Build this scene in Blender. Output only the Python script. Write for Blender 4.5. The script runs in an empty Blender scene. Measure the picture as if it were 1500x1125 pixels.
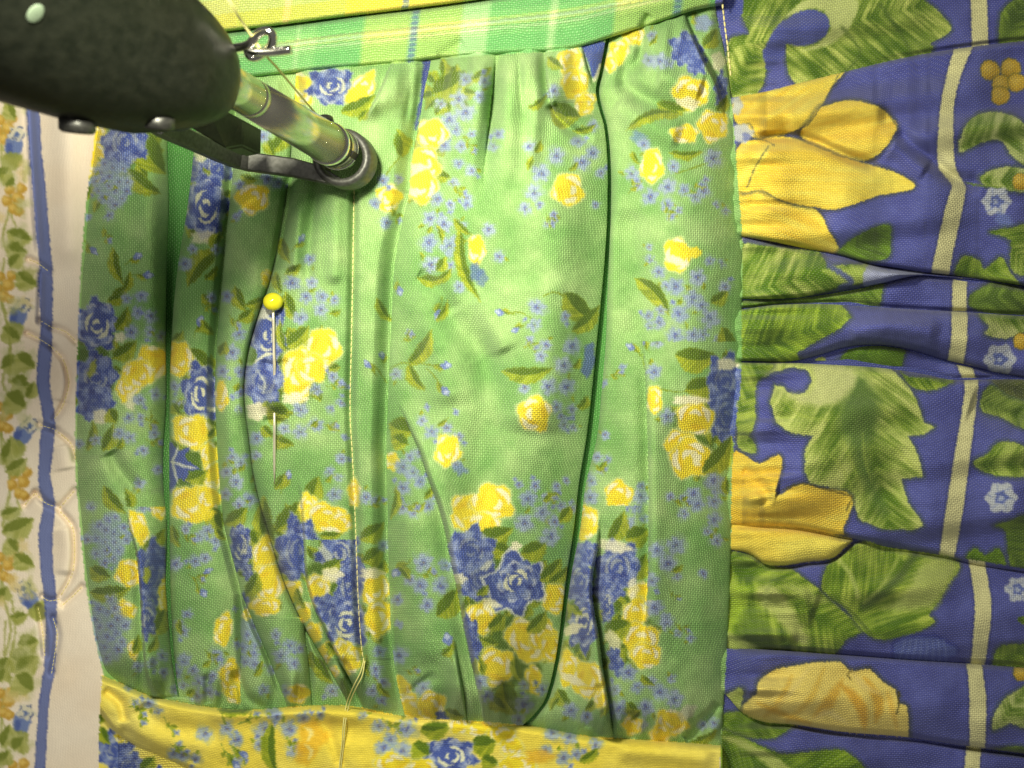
import bpy, bmesh, math
import numpy as np
from mathutils import Vector, Matrix

sc = bpy.context.scene
COL = sc.collection

# ------------------------------------------------------------------ camera, light, exposure
S = 0.25 / 1500.0             # one photo pixel on the cloth in metres (frame about 250 mm wide)
NX, NY, H = 900.0, 470.0, 1100.0   # point of the cloth straight below the lens, lens height (cloth units)

def P(x, y, z):               # cloth plan position -> world
    return Vector(((x - 750) * S, -(y - 562.5) * S, z * S))

cam_d = bpy.data.cameras.new('camera')
cam = bpy.data.objects.new('camera', cam_d)
COL.objects.link(cam)
cam.location = P(NX, NY, H)
cam_d.sensor_width = 36.0
cam_d.lens = 36.0 * H / 1500.0
cam_d.shift_x = (750 - NX) / 1500.0
cam_d.shift_y = -(562.5 - NY) / 1500.0
cam_d.clip_start = 0.005
cam_d.clip_end = 20
cam_d.dof.use_dof = True
cam_d.dof.focus_distance = (H - 14) * S
cam_d.dof.aperture_fstop = 26
sc.camera = cam

world = bpy.data.worlds.new('World')
sc.world = world
world.use_nodes = True
bg = world.node_tree.nodes['Background']
bg.inputs[0].default_value = (1.0, 0.96, 0.82, 1)
bg.inputs[1].default_value = 0.13

def area(name, x, y, z, tx, ty, size, power, color):
    d = bpy.data.lights.new(name, 'AREA')
    d.shape = 'DISK'; d.size = size * S; d.energy = power; d.color = color
    o = bpy.data.objects.new(name, d); COL.objects.link(o)
    o.location = P(x, y, z)
    o.rotation_euler = (P(tx, ty, 0) - o.location).to_track_quat('-Z', 'Y').to_euler()
    return o
area('work_lamp', 640, 150, 760, 690, 430, 110, 0.325, (1.0, 0.965, 0.73))
area('room_lamp', 420, 60, 3000, 800, 600, 900, 0.62, (1.0, 0.96, 0.82))
sc.view_settings.view_transform = 'Standard'
sc.view_settings.look = 'None'
sc.view_settings.exposure = 0.0
sc.view_settings.gamma = 1.0

# ------------------------------------------------------------------ helpers
rng = np.random.RandomState(7)

def hash2(i, j, seed):
    n = (i * 374761393 + j * 668265263 + seed * 974634777) & 0x7fffffff
    n = ((n ^ (n >> 13)) * 1274126177) & 0x7fffffff
    return ((n ^ (n >> 16)) & 0xffff) / 65535.0

def vnoise(x, y, scale, seed):
    x = np.asarray(x, float) / scale; y = np.asarray(y, float) / scale
    i = np.floor(x).astype(np.int64); j = np.floor(y).astype(np.int64)
    fx = x - i; fy = y - j
    fx = fx * fx * (3 - 2 * fx); fy = fy * fy * (3 - 2 * fy)
    a = hash2(i, j, seed); b = hash2(i + 1, j, seed); c = hash2(i, j + 1, seed); d = hash2(i + 1, j + 1, seed)
    return a + (b - a) * fx + (c - a) * fy + (a - b - c + d) * fx * fy

def fbm(x, y, scale, seed):
    return (vnoise(x, y, scale, seed) * .55 + vnoise(x, y, scale * .5, seed + 1) * .3 + vnoise(x, y, scale * .23, seed + 2) * .15)

def smooth(t):
    t = np.clip(t, 0, 1); return t * t * (3 - 2 * t)

def curve(pts):                       # pts: (along, across) -> smooth function
    pts = sorted(pts)
    a = np.array([p[0] for p in pts], float); b = np.array([p[1] for p in pts], float)
    m = np.gradient(b, a) if len(a) > 2 else np.full(len(a), (b[-1] - b[0]) / (a[-1] - a[0]))
    def f(t):
        t = np.clip(np.asarray(t, float), a[0], a[-1])
        k = np.clip(np.searchsorted(a, t) - 1, 0, len(a) - 2)
        h = a[k + 1] - a[k]; u = (t - a[k]) / h
        return ((2*u**3 - 3*u**2 + 1) * b[k] + (u**3 - 2*u**2 + u) * h * m[k] + (-2*u**3 + 3*u**2) * b[k + 1] + (u**3 - u**2) * h * m[k + 1])
    return f

def srgb(c):
    c = np.asarray(c, float) / 255.0
    return np.where(c <= 0.04045, c / 12.92, ((c + 0.055) / 1.055) ** 2.4)

def catmull(pts, n=5, closed=True):
    p = np.array(pts, float); N = len(p); out = []
    rngk = range(N) if closed else range(N - 1)
    for k in rngk:
        if closed: p0, p1, p2, p3 = p[k - 1], p[k], p[(k + 1) % N], p[(k + 2) % N]
        else: p0, p1, p2, p3 = p[max(k - 1, 0)], p[k], p[k + 1], p[min(k + 2, N - 1)]
        for u in np.arange(n) / n:
            out.append(0.5 * ((2 * p1) + (p2 - p0) * u + (2*p0 - 5*p1 + 4*p2 - p3) * u*u + (3*p1 - p0 - 3*p2 + p3) * u**3))
    if not closed: out.append(p[-1])
    return np.array(out)

# ------------------------------------------------------------------ the dye painter: printed colour of each patch of cloth
M = 150
WW, HH = 1500 + 2 * M, 1125 + 2 * M
canvas = np.zeros((HH, WW, 3)); canvas[:] = (120, 180, 100)
lab = np.zeros((HH, WW), np.int16)
YY, XX = np.mgrid[0:HH, 0:WW]; XX = XX - M; YY = YY - M
EDGE = (vnoise(XX, YY, 3.1, 5) - .5) * 2.0 + (vnoise(XX, YY, 9, 6) - .5) * 1.6      # ragged dye edges

def sd_poly(pts, X, Y):
    d = np.full(X.shape, 1e9); inside = np.zeros(X.shape, bool)
    n = len(pts)
    for k in range(n):
        ax, ay = pts[k]; bx, by = pts[(k + 1) % n]
        ex, ey = bx - ax, by - ay; L = ex*ex + ey*ey + 1e-9
        t = np.clip(((X - ax) * ex + (Y - ay) * ey) / L, 0, 1)
        d = np.minimum(d, (X - ax - t * ex) ** 2 + (Y - ay - t * ey) ** 2)
        c = ((ay > Y) != (by > Y))
        if ey != 0: inside ^= c & (X < ex * (Y - ay) / ey + ax)
    d = np.sqrt(d); return np.where(inside, -d, d)

def win(pts, pad):
    p = np.array(pts)
    x0 = int(np.clip(p[:, 0].min() - pad + M, 0, WW - 1)); x1 = int(np.clip(p[:, 0].max() + pad + M + 1, 1, WW))
    y0 = int(np.clip(p[:, 1].min() - pad + M, 0, HH - 1)); y1 = int(np.clip(p[:, 1].max() + pad + M + 1, 1, HH))
    return slice(y0, y1), slice(x0, x1)

def lab_at(x, y):
    return lab[int(np.clip(round(y) + M, 0, HH - 1)), int(np.clip(round(x) + M, 0, WW - 1))]

def put(w, mask, col, cl):
    if cl is not None:
        ok = lab[w] == cl
        if cl in (3 + 2, 11): ok = ok | (lab[w] == 15)         # the stitched line is no fold: the print runs across it
        elif cl == 15: ok = ok | (lab[w] == 11) | (lab[w] == 5)
        elif cl in (7, 14): ok = ok | ((lab[w] == 14 if cl == 7 else lab[w] == 7) & (np.abs(YY[w] - 890) < 40))
        mask = mask * ok
    canvas[w] = canvas[w] * (1 - mask[..., None]) + np.asarray(col, float) * mask[..., None]

def poly(pts, col, soft=2.0, alpha=1.0, cl='a', rag=1.0, grow=0.0, shade=None):
    pts = np.array(pts, float)
    w = win(pts, soft + 3 + grow)
    X, Y = XX[w], YY[w]
    if X.size == 0: return
    if isinstance(cl, str):
        c = pts.mean(0); cl = lab_at(*c)
    sd = sd_poly(pts, X, Y) + EDGE[w] * rag - grow
    m = np.clip(0.5 - sd / soft, 0, 1) * alpha
    c = col if shade is None else shade(X, Y, sd)
    put(w, m, c, cl)

def stroke(pts, width, col, soft=1.6, alpha=1.0, cl='a', taper=False, rag=.6):
    pts = catmull(pts, 4, False) if len(pts) > 2 else np.array(pts, float)
    w = win(pts, width + 3)
    X, Y = XX[w], YY[w]
    if X.size == 0: return
    if isinstance(cl, str): cl = lab_at(*pts[len(pts) // 2])
    d = np.full(X.shape, 1e9); n = len(pts)
    for k in range(n - 1):
        ax, ay = pts[k]; bx, by = pts[k + 1]
        ex, ey = bx - ax, by - ay; L = ex*ex + ey*ey + 1e-9
        t = np.clip(((X - ax) * ex + (Y - ay) * ey) / L, 0, 1)
        ww = width / 2
        if taper: ww = ww * np.sin(math.pi * np.clip((k + t) / (n - 1), .04, .96)) ** .7
        d = np.minimum(d, np.hypot(X - ax - t * ex, Y - ay - t * ey) - ww)
    put(w, np.clip(0.5 - (d + EDGE[w] * rag) / soft, 0, 1) * alpha, col, cl)

def blob(x, y, rx, ry, rot=0, wob=.12, lobes=5, ph=0, n=28):
    t = np.linspace(0, 2 * math.pi, n, endpoint=False)
    r = 1 + wob * np.cos(lobes * t + ph) + wob * .6 * np.cos((lobes - 2) * t + ph * 2.3)
    px, py = rx * r * np.cos(t), ry * r * np.sin(t)
    c, s = math.cos(rot), math.sin(rot)
    return np.stack([x + px * c - py * s, y + px * s + py * c], 1)

def cl_of(x, y, cl): return lab_at(x, y) if cl is None else cl

YEL, GOLD, CREAM = (254, 232, 50), (248, 208, 38), (253, 248, 214)
BLUE, BLUE2, BLUE3 = (72, 92, 172), (124, 142, 206), (54, 68, 146)
PERI, IND = (150, 168, 220), (80, 88, 168)
OLI, OLI2, OLI3 = (128, 150, 22), (74, 106, 14), (190, 198, 48)

def fmn(x, y, r=10, cl=None, a=.92):                      # forget-me-not
    cl = cl_of(x, y, cl); ph = rng.rand() * 6.28; j = rng.rand(); r = r * (.92 + .2 * rng.rand())
    c0 = (146 + 16 * j, 166 + 14 * j, 208 + 6 * j)
    poly(blob(x, y, r * 1.2, r * 1.12, rng.rand() * 3, .1, 4, ph), (160, 186, 190), 7.0, a * .55, cl, 2.4)
    for k in range(5):
        t = ph / -5 + k * 1.2566; q = r * (.5 + .12 * rng.rand())
        poly(blob(x + q * math.cos(t), y + q * math.sin(t), r * .46, r * .38, t, .12, 4, k), c0, 3.0, a * .85, cl, 1.6)
        poly(blob(x + q * 1.25 * math.cos(t), y + q * 1.25 * math.sin(t), r * .2, r * .16), (188, 200, 226), 2.6, .5 * j, cl, .8)
    if rng.rand() < .4:
        t = rng.rand() * 6.28; p = (x + r * 1.15 * math.cos(t), y + r * 1.15 * math.sin(t)); leaf(p, (p[0] + r * .8 * math.cos(t + .7), p[1] + r * .8 * math.sin(t + .7)), r * .42, cl)
    if rng.rand() < .3: tiny(x + r * 1.5 * math.cos(ph), y + r * 1.5 * math.sin(ph), 4, cl)
    poly(blob(x, y, r * .3, r * .26, ph, .25, 3), (88, 98, 172), 3.4, .8, cl, 1.0)
    poly(blob(x + .6, y + .5, 1.3, 1.1), (170, 150, 80), 1.4, .6, cl, .2)

def tiny(x, y, r=5, cl=None):
    cl = cl_of(x, y, cl)
    poly(blob(x, y, r, r * .9, rng.rand() * 3, .2, 4, rng.rand() * 6), (150, 168, 216), 2.6, .85, cl)
    poly(blob(x, y, 1.4, 1.4), (86, 100, 176), 1.5, .7, cl, .3)

def leaf(a, b, w, cl=None, c1=OLI, c2=OLI2, c3=OLI3, bend=.12):
    a = np.array(a, float); b = np.array(b, float); m = (a + b) / 2
    cl = cl_of(m[0], m[1], cl)
    d = b - a; L = np.hypot(*d) + 1e-6; t = d / L; nn = np.array([-t[1], t[0]])
    ts = np.linspace(0, 1, 9)
    prof = np.sin(math.pi * ts ** .85) ** .85 * w / 2
    mid = [a + d * u + nn * math.sin(math.pi * u) * bend * L for u in ts]
    up = [p + nn * q for p, q in zip(mid, prof)]; dn = [p - nn * q for p, q in zip(mid, prof)]
    sd_ = rng.randint(1000)
    def sh(X, Y, s):
        n = vnoise((X - a[0]) * t[0] + (Y - a[1]) * t[1] + abs(1) * ((X - a[0]) * nn[0] + (Y - a[1]) * nn[1]), ((X - a[0]) * nn[0] + (Y - a[1]) * nn[1]) * .4, 5, sd_)
        return np.asarray(c1, float) * (1 - n[..., None]) + np.asarray(c3, float) * n[..., None]
    poly(np.array(up + dn[::-1]), c1, 3.2, .95, cl, 1.4, 0, sh)
    poly(np.array(mid + dn[::-1]), c2, 3.5, .8, cl, .8)
    stroke(mid, 1.6, c3, 1.6, .6, cl)

def bud(x, y, ang=0, s=1.0, cl=None):                     # small blue bud in a green calyx on a stem
    cl = cl_of(x, y, cl); c, q = math.cos(ang), math.sin(ang)
    stroke([(x - 22 * s * c, y - 22 * s * q), (x - 10 * s * c + 2 * q, y - 10 * s * q), (x, y)], 2.2 * s, (130, 165, 60), 1.6, .85, cl)
    leaf((x - 13 * s * c, y - 13 * s * q), (x + 4 * s * c - 4 * q, y + 4 * s * q + 4 * c), 8 * s, cl)
    poly(blob(x + 3 * s * c, y + 3 * s * q, 7 * s, 5.5 * s, ang, .1, 4), (116, 136, 205), 2.2, .95, cl)
    poly(blob(x + 6 * s * c, y + 6 * s * q, 3.2 * s, 2.8 * s, ang, .1, 4), (196, 208, 240), 2, .9, cl)

def yrose(x, y, rx, ry=None, rot=0, cl=None):
    ry = ry or rx; cl = cl_of(x, y, cl); ph = rng.rand() * 6.28
    poly(blob(x, y, rx * 1.1, ry * 1.1, rot, .1, 5, ph), (236, 240, 170), 5, .8, cl)
    poly(blob(x, y, rx, ry, rot, .1, 5, ph), YEL, 2.4, 1, cl, 1.3)
    c, s = math.cos(rot), math.sin(rot)
    def tr(u, v): return (x + u * rx * c - v * ry * s, y + u * rx * s + v * ry * c)
    q = min(rx, ry)
    for k in range(3):                                     # warm petal shading
        t = ph + k * 2.1
        stroke([tr(.75 * math.cos(t), .75 * math.sin(t)), tr(.55 * math.cos(t + .6), .55 * math.sin(t + .6)), tr(.6 * math.cos(t + 1.2), .6 * math.sin(t + 1.2))], q * .3, GOLD, 4, .7, cl, True)
    for rr, t0, ln, wd in ((.78, 0, 1.5, .26), (.72, 2.4, 1.2, .3), (.36, 1.0, 1.8, .24), (.9, 4.2, .8, .2)):
        t = ph + t0
        stroke([tr(rr * math.cos(t + u * ln), rr * math.sin(t + u * ln)) for u in (0, .33, .66, 1)], q * wd + 1.5, CREAM, 2.6, .95, cl, True, 1.2)

def brose(x, y, rx, ry=None, rot=0, cl=None, cream=1.0):
    ry = ry or rx; cl = cl_of(x, y, cl); ph = rng.rand() * 6.28
    poly(blob(x, y, rx * 1.05, ry * 1.05, rot, .16, 7, ph), (172, 188, 226), 4, .75, cl)
    poly(blob(x, y, rx, ry, rot, .16, 7, ph), BLUE, 2.4, 1, cl, 1.3)
    c, s = math.cos(rot), math.sin(rot)
    def tr(u, v): return (x + u * rx * c - v * ry * s, y + u * rx * s + v * ry * c)
    q = min(rx, ry)
    for k in range(9):
        t = ph + k * .7 + rng.rand() * .4; r0 = .4 + .5 * rng.rand()
        poly(blob(*tr(r0 * math.cos(t), r0 * math.sin(t)), q * .24, q * .13, t + 1.2, .2, 4, k), (BLUE2, BLUE3, (130, 150, 212))[k % 3], 3, .75, cl)
    for k in range(6):
        t = ph + k * 1.05 + .3
        poly(blob(*tr(.74 * math.cos(t), .74 * math.sin(t)), q * .26, q * .16, t + 1.57 + rot, .2, 4, k), (176, 190, 226), 5, .55 + .3 * cream * rng.rand(), cl, 1.5)
    for k in range(7):                                     # petal rims
        t = ph + k * .9
        rr = .86 - .05 * (k % 3)
        stroke([tr(rr * math.cos(t), rr * math.sin(t)), tr((rr + .1) * math.cos(t + .25), (rr + .1) * math.sin(t + .25)), tr(rr * math.cos(t + .5), rr * math.sin(t + .5))], q * .1 + 1, (206, 212, 226), 2.2, .8 * cream, cl, True, 1)
    for rr, t0, ln in ((.52, 0, 2.2), (.5, 2.9, 1.7), (.3, .8, 2.4), (.16, 3.4, 2.6)):
        t = ph + t0
        stroke([tr(rr * math.cos(t + u * ln), rr * math.sin(t + u * ln)) for u in (0, .25, .5, .75, 1)], q * .14 + 1.2, (240, 240, 208), 2, .95 * cream, cl, True, 1)

def cluster(x, y, rx, ry, n, r=9, patch=True, cl=None):
    cl = cl_of(x, y, cl)
    if patch: poly(blob(x, y, rx, ry, 0, .16, 5, 1), (150, 168, 218), 8, .6, cl, 2)
    k = 0; pts = []
    while len(pts) < n and k < 400:
        k += 1; t = rng.rand() * 6.28; q = math.sqrt(rng.rand())
        p = (x + rx * q * math.cos(t), y + ry * q * math.sin(t))
        if all((p[0] - u) ** 2 + (p[1] - v) ** 2 > (1.5 * r) ** 2 for u, v in pts): pts.append(p)
    for p in pts: fmn(p[0], p[1], r * (.85 + .3 * rng.rand()), cl)

def sprig(x, y, ang, L=34, cl=None):
    cl = cl_of(x, y, cl); c, s = math.cos(ang), math.sin(ang)
    e = (x + L * c, y + L * s)
    stroke([(x, y), ((x + e[0]) / 2 - 3 * s, (y + e[1]) / 2 + 3 * c), e], 2.0, (132, 164, 62), 1.6, .8, cl)
    for u, sd_ in ((.35, 1), (.6, -1), (.85, 1)):
        q = (x + L * u * c, y + L * u * s)
        leaf(q, (q[0] + 9 * math.cos(ang + sd_ * .8), q[1] + 9 * math.sin(ang + sd_ * .8)), 5, cl)
    tiny(e[0], e[1], 4.5, cl)

# ------------------------------------------------------------------ outlines of patches and folds (photo pixels)
def rev(l): return [(b, a) for a, b in l]
GTOP = curve([(200, 122), (240, 122), (340, 116), (430, 106), (500, 99), (600, 91), (640, 86), (740, 79), (850, 69), (900, 53), (945, 39), (985, 26), (1010, 17), (1075, 5)])
GBOT = curve([(100, 975), (150, 990), (180, 1002), (210, 1016), (260, 1028), (300, 1035), (370, 1040), (430, 1035), (480, 1033), (520, 1035), (560, 1043), (600, 1050), (680, 1055), (745, 1060), (800, 1067), (860, 1078), (900, 1081), (990, 1087), (1070, 1093)])
GL = curve([(60, 150), (120, 148), (190, 140), (280, 128), (400, 118), (520, 113), (640, 110), (700, 111), (760, 116), (880, 129), (940, 140), (990, 152), (1060, 170)])
E1 = curve([(60, 246), (150, 246), (200, 245), (300, 247), (400, 244), (500, 243), (600, 243), (660, 239), (720, 240), (760, 244), (860, 243), (900, 246), (960, 251), (1060, 268)])
BL = curve([(60, 302), (150, 292), (230, 283), (300, 275), (380, 262), (440, 255), (520, 250), (650, 248), (800, 249), (900, 251), (960, 255), (1060, 268)])
CL_ = curve([(60, 352), (150, 347), (250, 341), (330, 333), (420, 325), (500, 318), (560, 315), (650, 318), (700, 321), (740, 325), (773, 329), (800, 336), (850, 349), (870, 354), (887, 361), (923, 376), (953, 389), (990, 404), (1034, 420), (1070, 428)])
CR = curve([(60, 470), (860, 470), (890, 452), (918, 447), (972, 452), (1021, 456), (1070, 459)])
DL = curve([(60, 436), (200, 428), (260, 423), (340, 411), (410, 396), (470, 376), (520, 363), (560, 358), (590, 358), (640, 364), (700, 372), (740, 381), (790, 396), (820, 405), (855, 417), (890, 432), (918, 446), (955, 468), (987, 487), (1060, 525)])
FL = curve([(60, 634), (95, 630), (130, 622), (175, 615), (230, 604), (290, 598), (330, 588), (400, 577), (460, 574), (540, 570), (600, 568), (650, 566), (700, 567), (760, 568), (850, 570), (900, 572), (950, 575), (1010, 584), (1040, 591), (1080, 600)])
GLs = [(575, 580), (588, 600), (601, 630), (612, 655), (628, 703), (641, 738), (652, 778), (660, 820), (671, 869), (677, 905), (688, 959), (696, 995), (704, 1031), (711, 1070)]
FR2 = [(664, 925), (670, 965), (680, 1025), (686, 1070)]
GR = curve([(40, 890), (60, 887), (108, 878), (132, 873), (160, 878), (180, 884), (200, 887), (240, 890), (300, 890), (380, 886), (425, 882), (505, 874), (565, 868), (635, 860), (710, 848), (780, 840), (830, 832), (875, 826), (925, 820), (975, 812), (1005, 805), (1031, 795), (1047, 782), (1075, 752)])
RE = curve([(-20, 1046), (20, 1049), (60, 1058), (130, 1069), (250, 1080), (350, 1087), (450, 1087), (560, 1085), (640, 1076), (700, 1072), (780, 1071), (900, 1067), (1000, 1062), (1092, 1056), (1110, 1055)])
D2L = [(436, 690), (441, 740), (445, 800), (449, 853), (459, 887), (476, 923), (496, 965), (515, 999), (534, 1040)]
H1 = [(880, 740), (876, 800), (868, 850), (868, 875), (876, 925), (884, 985), (892, 1035), (899, 1085)]
ILs = [(938, 470), (943, 520), (946, 560), (949, 650), (950, 760), (948, 870), (944, 930), (938, 990)]
A2L = [(184, 742), (190, 772), (197, 799), (203, 840), (206, 890), (209, 943), (213, 985), (223, 1020)]
STITCH = [(519, 276), (518, 330), (517, 400), (515, 500), (513, 600), (516, 660), (519, 720), (522, 800), (525, 880), (529, 940), (533, 968)]
P1 = curve([(200, 62), (332, 46), (400, 38), (500, 25), (600, 13), (692, 1), (760, -9), (1060, -52)])
YL = curve([(960, 152), (1000, 149), (1046, 146), (1125, 144), (1280, 142)])
YB = curve([(130, 1036), (147, 1046), (166, 1070), (196, 1090), (245, 1112), (281, 1127), (330, 1160), (400, 1230), (470, 1275), (700, 1276), (1080, 1276)])

# ruffle folds: y as a function of x
RA = curve([(1040, 148), (1072, 143), (1117, 135), (1173, 121), (1230, 107), (1333, 83), (1427, 68), (1453, 65), (1500, 60), (1640, 50)])
RB = curve([(1040, 340), (1077, 345), (1133, 355), (1180, 364), (1227, 373), (1273, 386), (1320, 394), (1353, 399), (1393, 403), (1433, 408), (1500, 419), (1640, 436)])
RC = curve([(1040, 436), (1083, 438), (1160, 437), (1233, 426), (1293, 415), (1345, 404), (1380, 406), (1440, 411), (1500, 421), (1640, 438)])
RD = curve([(1040, 457), (1087, 453), (1133, 447), (1200, 445), (1267, 449), (1333, 453), (1410, 457), (1500, 463), (1640, 470)])
RE4 = curve([(1040, 529), (1088, 529), (1167, 528), (1205, 518), (1240, 508), (1283, 505), (1333, 512), (1388, 528), (1412, 533), (1457, 545), (1500, 552), (1640, 575)])
RF = curve([(1040, 531), (1088, 531), (1143, 531), (1213, 534), (1300, 540), (1353, 548), (1393, 556), (1440, 556), (1500, 556), (1640, 580)])
RG = curve([(1040, 764), (1072, 767), (1120, 770), (1167, 773), (1230, 785), (1300, 800), (1377, 813), (1420, 825), (1500, 838), (1640, 855)])
RH = curve([(1040, 806), (1077, 806), (1100, 812), (1120, 826), (1145, 829), (1180, 824), (1225, 815), (1248, 794), (1300, 801), (1640, 857)])
RI = curve([(1040, 950), (1065, 950), (1133, 952), (1200, 957), (1267, 962), (1333, 967), (1417, 972), (1500, 978), (1640, 990)])
RJ = curve([(1040, 1010), (1063, 1018), (1083, 1040), (1103, 1052), (1167, 1062), (1233, 1072), (1320, 1079), (1417, 1093), (1500, 1104), (1640, 1125)])
RX0, RX1 = 1040.0, 1640.0

# ---- which patch or fold owns each pixel
L_BASE, L_A, L_B, L_C, L_D, L_FG, L_HI, L_A2, L_K, L_M, L_D2, L_F2, L_H2, L_I, L_E = range(1, 16)
L_BORD, L_PU, L_PL, L_Y, L_LOW = 20, 21, 22, 23, 24
L_R = {k: 30 + i for i, k in enumerate('0123456789')}; L_R['7a'] = 41
xs, ys = XX[0].astype(float), YY[:, 0].astype(float)
def side(fn_or_pts, axis='v'):
    fn = fn_or_pts if callable(fn_or_pts) else curve(rev(fn_or_pts))
    return (XX - fn(ys)[:, None]) if axis == 'v' else (YY - fn(xs)[None, :])
lab[:] = L_BORD
sGL, sRE, sGT, sGB = side(GL), side(RE), side(GTOP, 'h'), side(GBOT, 'h')
lab[(XX > 1030) & (sRE > 0)] = L_R['0']
rf = lab == L_R['0']
for key, f in (('1', RA), ('2', RB), ('3', RC), ('4', RD), ('5', RE4), ('6', RF), ('7a', RG), ('7', RH), ('8', RI), ('9', RJ)):
    lab[rf & (side(f, 'h') > 0)] = L_R[key]
green = (sGL > 0) & (sRE < 0) & (sGT > 0) & (sGB < 0)
lab[green] = L_BASE
sE1, sBL, sCL, sDL, sFL, sGR = side(E1), side(BL), side(CL_), side(DL), side(FL), side(GR)
lab[green & (sE1 < 0)] = L_A
lab[green & (sE1 < 0) & (side(A2L) > 0) & (YY > 742)] = L_A2
lab[green & (sE1 > 0) & (sBL > 0)] = L_B
lab[green & (sBL > 0) & (YY > 860) & (XX > 352)] = L_K
lab[green & (sCL > 0)] = L_C
lab[green & (side(CR) > 0)] = L_M
lab[green & (sDL > 0)] = L_D
lab[green & (side(D2L) > 0) & (YY > 790)] = L_D2
lab[green & (side(STITCH) > 0) & (YY > 230)] = L_E
lab[green & (sFL > 0)] = L_FG
f2 = green & (sFL > 0) & (YY > 585) & (side(GLs) < 0)
lab[f2] = L_F2
lab[green & (sGR > 0)] = L_HI
lab[green & (sGR > 0) & (side(H1) > 0) & (YY > 740)] = L_H2
lab[green & (side(ILs) > 0) & (YY > 500) & (YY < 880)] = L_I
top = (sGT <= 0) & (sRE < 0) & (XX > 190)
lab[top] = L_PL
lab[top & (side(P1, 'h') < 0)] = L_PU
yel = (sGB >= 0) & (side(YL) > 0) & (sRE < 0)
lab[yel] = L_Y
lab[yel & (side(YB, 'h') > 0)] = L_LOW

# ---- grounds
n1 = fbm(XX, YY, 90, 11); n2 = fbm(XX, YY, 34, 21)
def ground(mask, c1, c2, n):
    n = np.clip((n - .3) / .4, 0, 1)[..., None]
    canvas[mask] = (np.array(c1, float) * (1 - n) + np.array(c2, float) * n)[mask]
ground(lab < 20, (126, 178, 98), (176, 211, 138), n1 * .5 + n2 * .5)
ground(lab == L_BORD, (248, 230, 210), (252, 238, 222), n1)
ground((lab >= 30), (80, 86, 168), (94, 101, 184), n2)
ground((lab == L_Y) | (lab == L_LOW), (250, 228, 84), (254, 238, 122), n1)

# ================================================================== print of the green gathered cloth
def bouquet(x, y, rx, ry, rot=0, n=9):                    # the dark leaves a bunch of flowers lies on
    cl = lab_at(x, y)
    poly(blob(x, y, rx * .95, ry * .95, rot, .14, 6, rng.rand() * 6), OLI2, 9, .8, cl, 2.5)
    c, s = math.cos(rot), math.sin(rot)
    for k in range(n):
        t = k * 6.28 / n + .4 * rng.rand(); u, v = .8 * rx * math.cos(t), .8 * ry * math.sin(t)
        p = (x + u * c - v * s, y + u * s + v * c); a = math.atan2(p[1] - y, p[0] - x) + .5 * (rng.rand() - .5); L = 20 + 10 * rng.rand()
        leaf(p, (p[0] + L * math.cos(a), p[1] + L * math.sin(a)), 15 + 5 * rng.rand(), cl)
for q in [(738, 850, 62, 44), (752, 950, 44, 62), (690, 930, 18, 46), (850, 900, 20, 70), (905, 862, 26, 44), (930, 920, 24, 54), (490, 850, 40, 62), (385, 840, 22, 56), (140, 540, 26, 62), (216, 850, 24, 56), (284, 690, 30, 56), (448, 536, 36, 46), (390, 530, 26, 66), (436, 800, 26, 46), (552, 880, 16, 46), (1018, 640, 34, 52), (1062, 590, 16, 60), (620, 245, 22, 44), (294, 580, 24, 46), (302, 300, 28, 40), (183, 215, 36, 36), (655, 130, 22, 22)]: bouquet(*q)
# --- strip A
for a in [(140, 195, 16, 18), (143, 232, 14, 22), (136, 256, 14, 12)]: yrose(a[0], a[1], a[2], a[3])
leaf((205, 190), (242, 255), 44); leaf((186, 248), (236, 284), 28); leaf((128, 292), (134, 258), 16); leaf((150, 290), (138, 310), 10)
brose(183, 208, 33, 34, cream=.45); brose(168, 238, 18, 14, cream=.2)
cluster(166, 266, 26, 30, 15, 8); fmn(160, 316, 8); fmn(168, 300, 8); tiny(130, 318)
bud(136, 366, .8, .9); leaf((166, 364), (180, 416), 18); leaf((180, 430), (190, 398), 14); bud(200, 376, -.6, .9); bud(214, 403, 0, 1.0); leaf((165, 432), (188, 420), 16)
sprig(152, 330, 1.2, 24)
brose(142, 476, 31, 36); brose(140, 552, 30, 34, cream=.5); brose(138, 590, 26, 26, cream=.2)
poly(blob(148, 610, 12, 11), CREAM, 4, .9); poly(blob(135, 540, 5, 14, .3), OLI3, 3, .8); poly(blob(176, 494, 9, 8), CREAM, 4, .9)
leaf((158, 442), (184, 428), 18); leaf((170, 484), (188, 450), 20); leaf((165, 525), (200, 500), 26); leaf((128, 660), (136, 618), 14); leaf((160, 600), (170, 620), 22); leaf((152, 660), (166, 622), 24); leaf((172, 658), (180, 640), 10)
yrose(222, 533, 24, 26, .4); yrose(190, 560, 17, 28, .35); yrose(205, 548, 20, 20); poly(blob(192, 588, 8, 14), CREAM, 4, .8)
for p in [(207, 434, 9), (186, 437, 8), (202, 458, 9), (221, 463, 10), (192, 486, 10), (219, 486, 9), (236, 492, 8), (140, 645, 8), (174, 635, 9), (190, 641, 9), (189, 612, 9), (205, 586, 8), (229, 578, 9), (116, 650, 7), (206, 612, 6), (210, 660, 7), (226, 636, 8), (232, 688, 7)]: fmn(*p)
sprig(214, 644, .2, 22); sprig(222, 600, 1.4, 26)
leaf((152, 712), (184, 752), 22); leaf((192, 746), (184, 716), 16); leaf((196, 716), (206, 706), 8)
cluster(160, 790, 26, 38, 17, 8); fmn(134, 742, 7); fmn(128, 790, 6); fmn(204, 708, 8); fmn(208, 744, 9)
yrose(203, 772, 13, 25, -.35); yrose(233, 744, 12, 16); leaf((213, 806), (240, 776), 22)
brose(222, 838, 22, 46, .1, cream=.3); poly(blob(215, 842, 5, 12, .1), OLI3, 3, .9)
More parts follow.
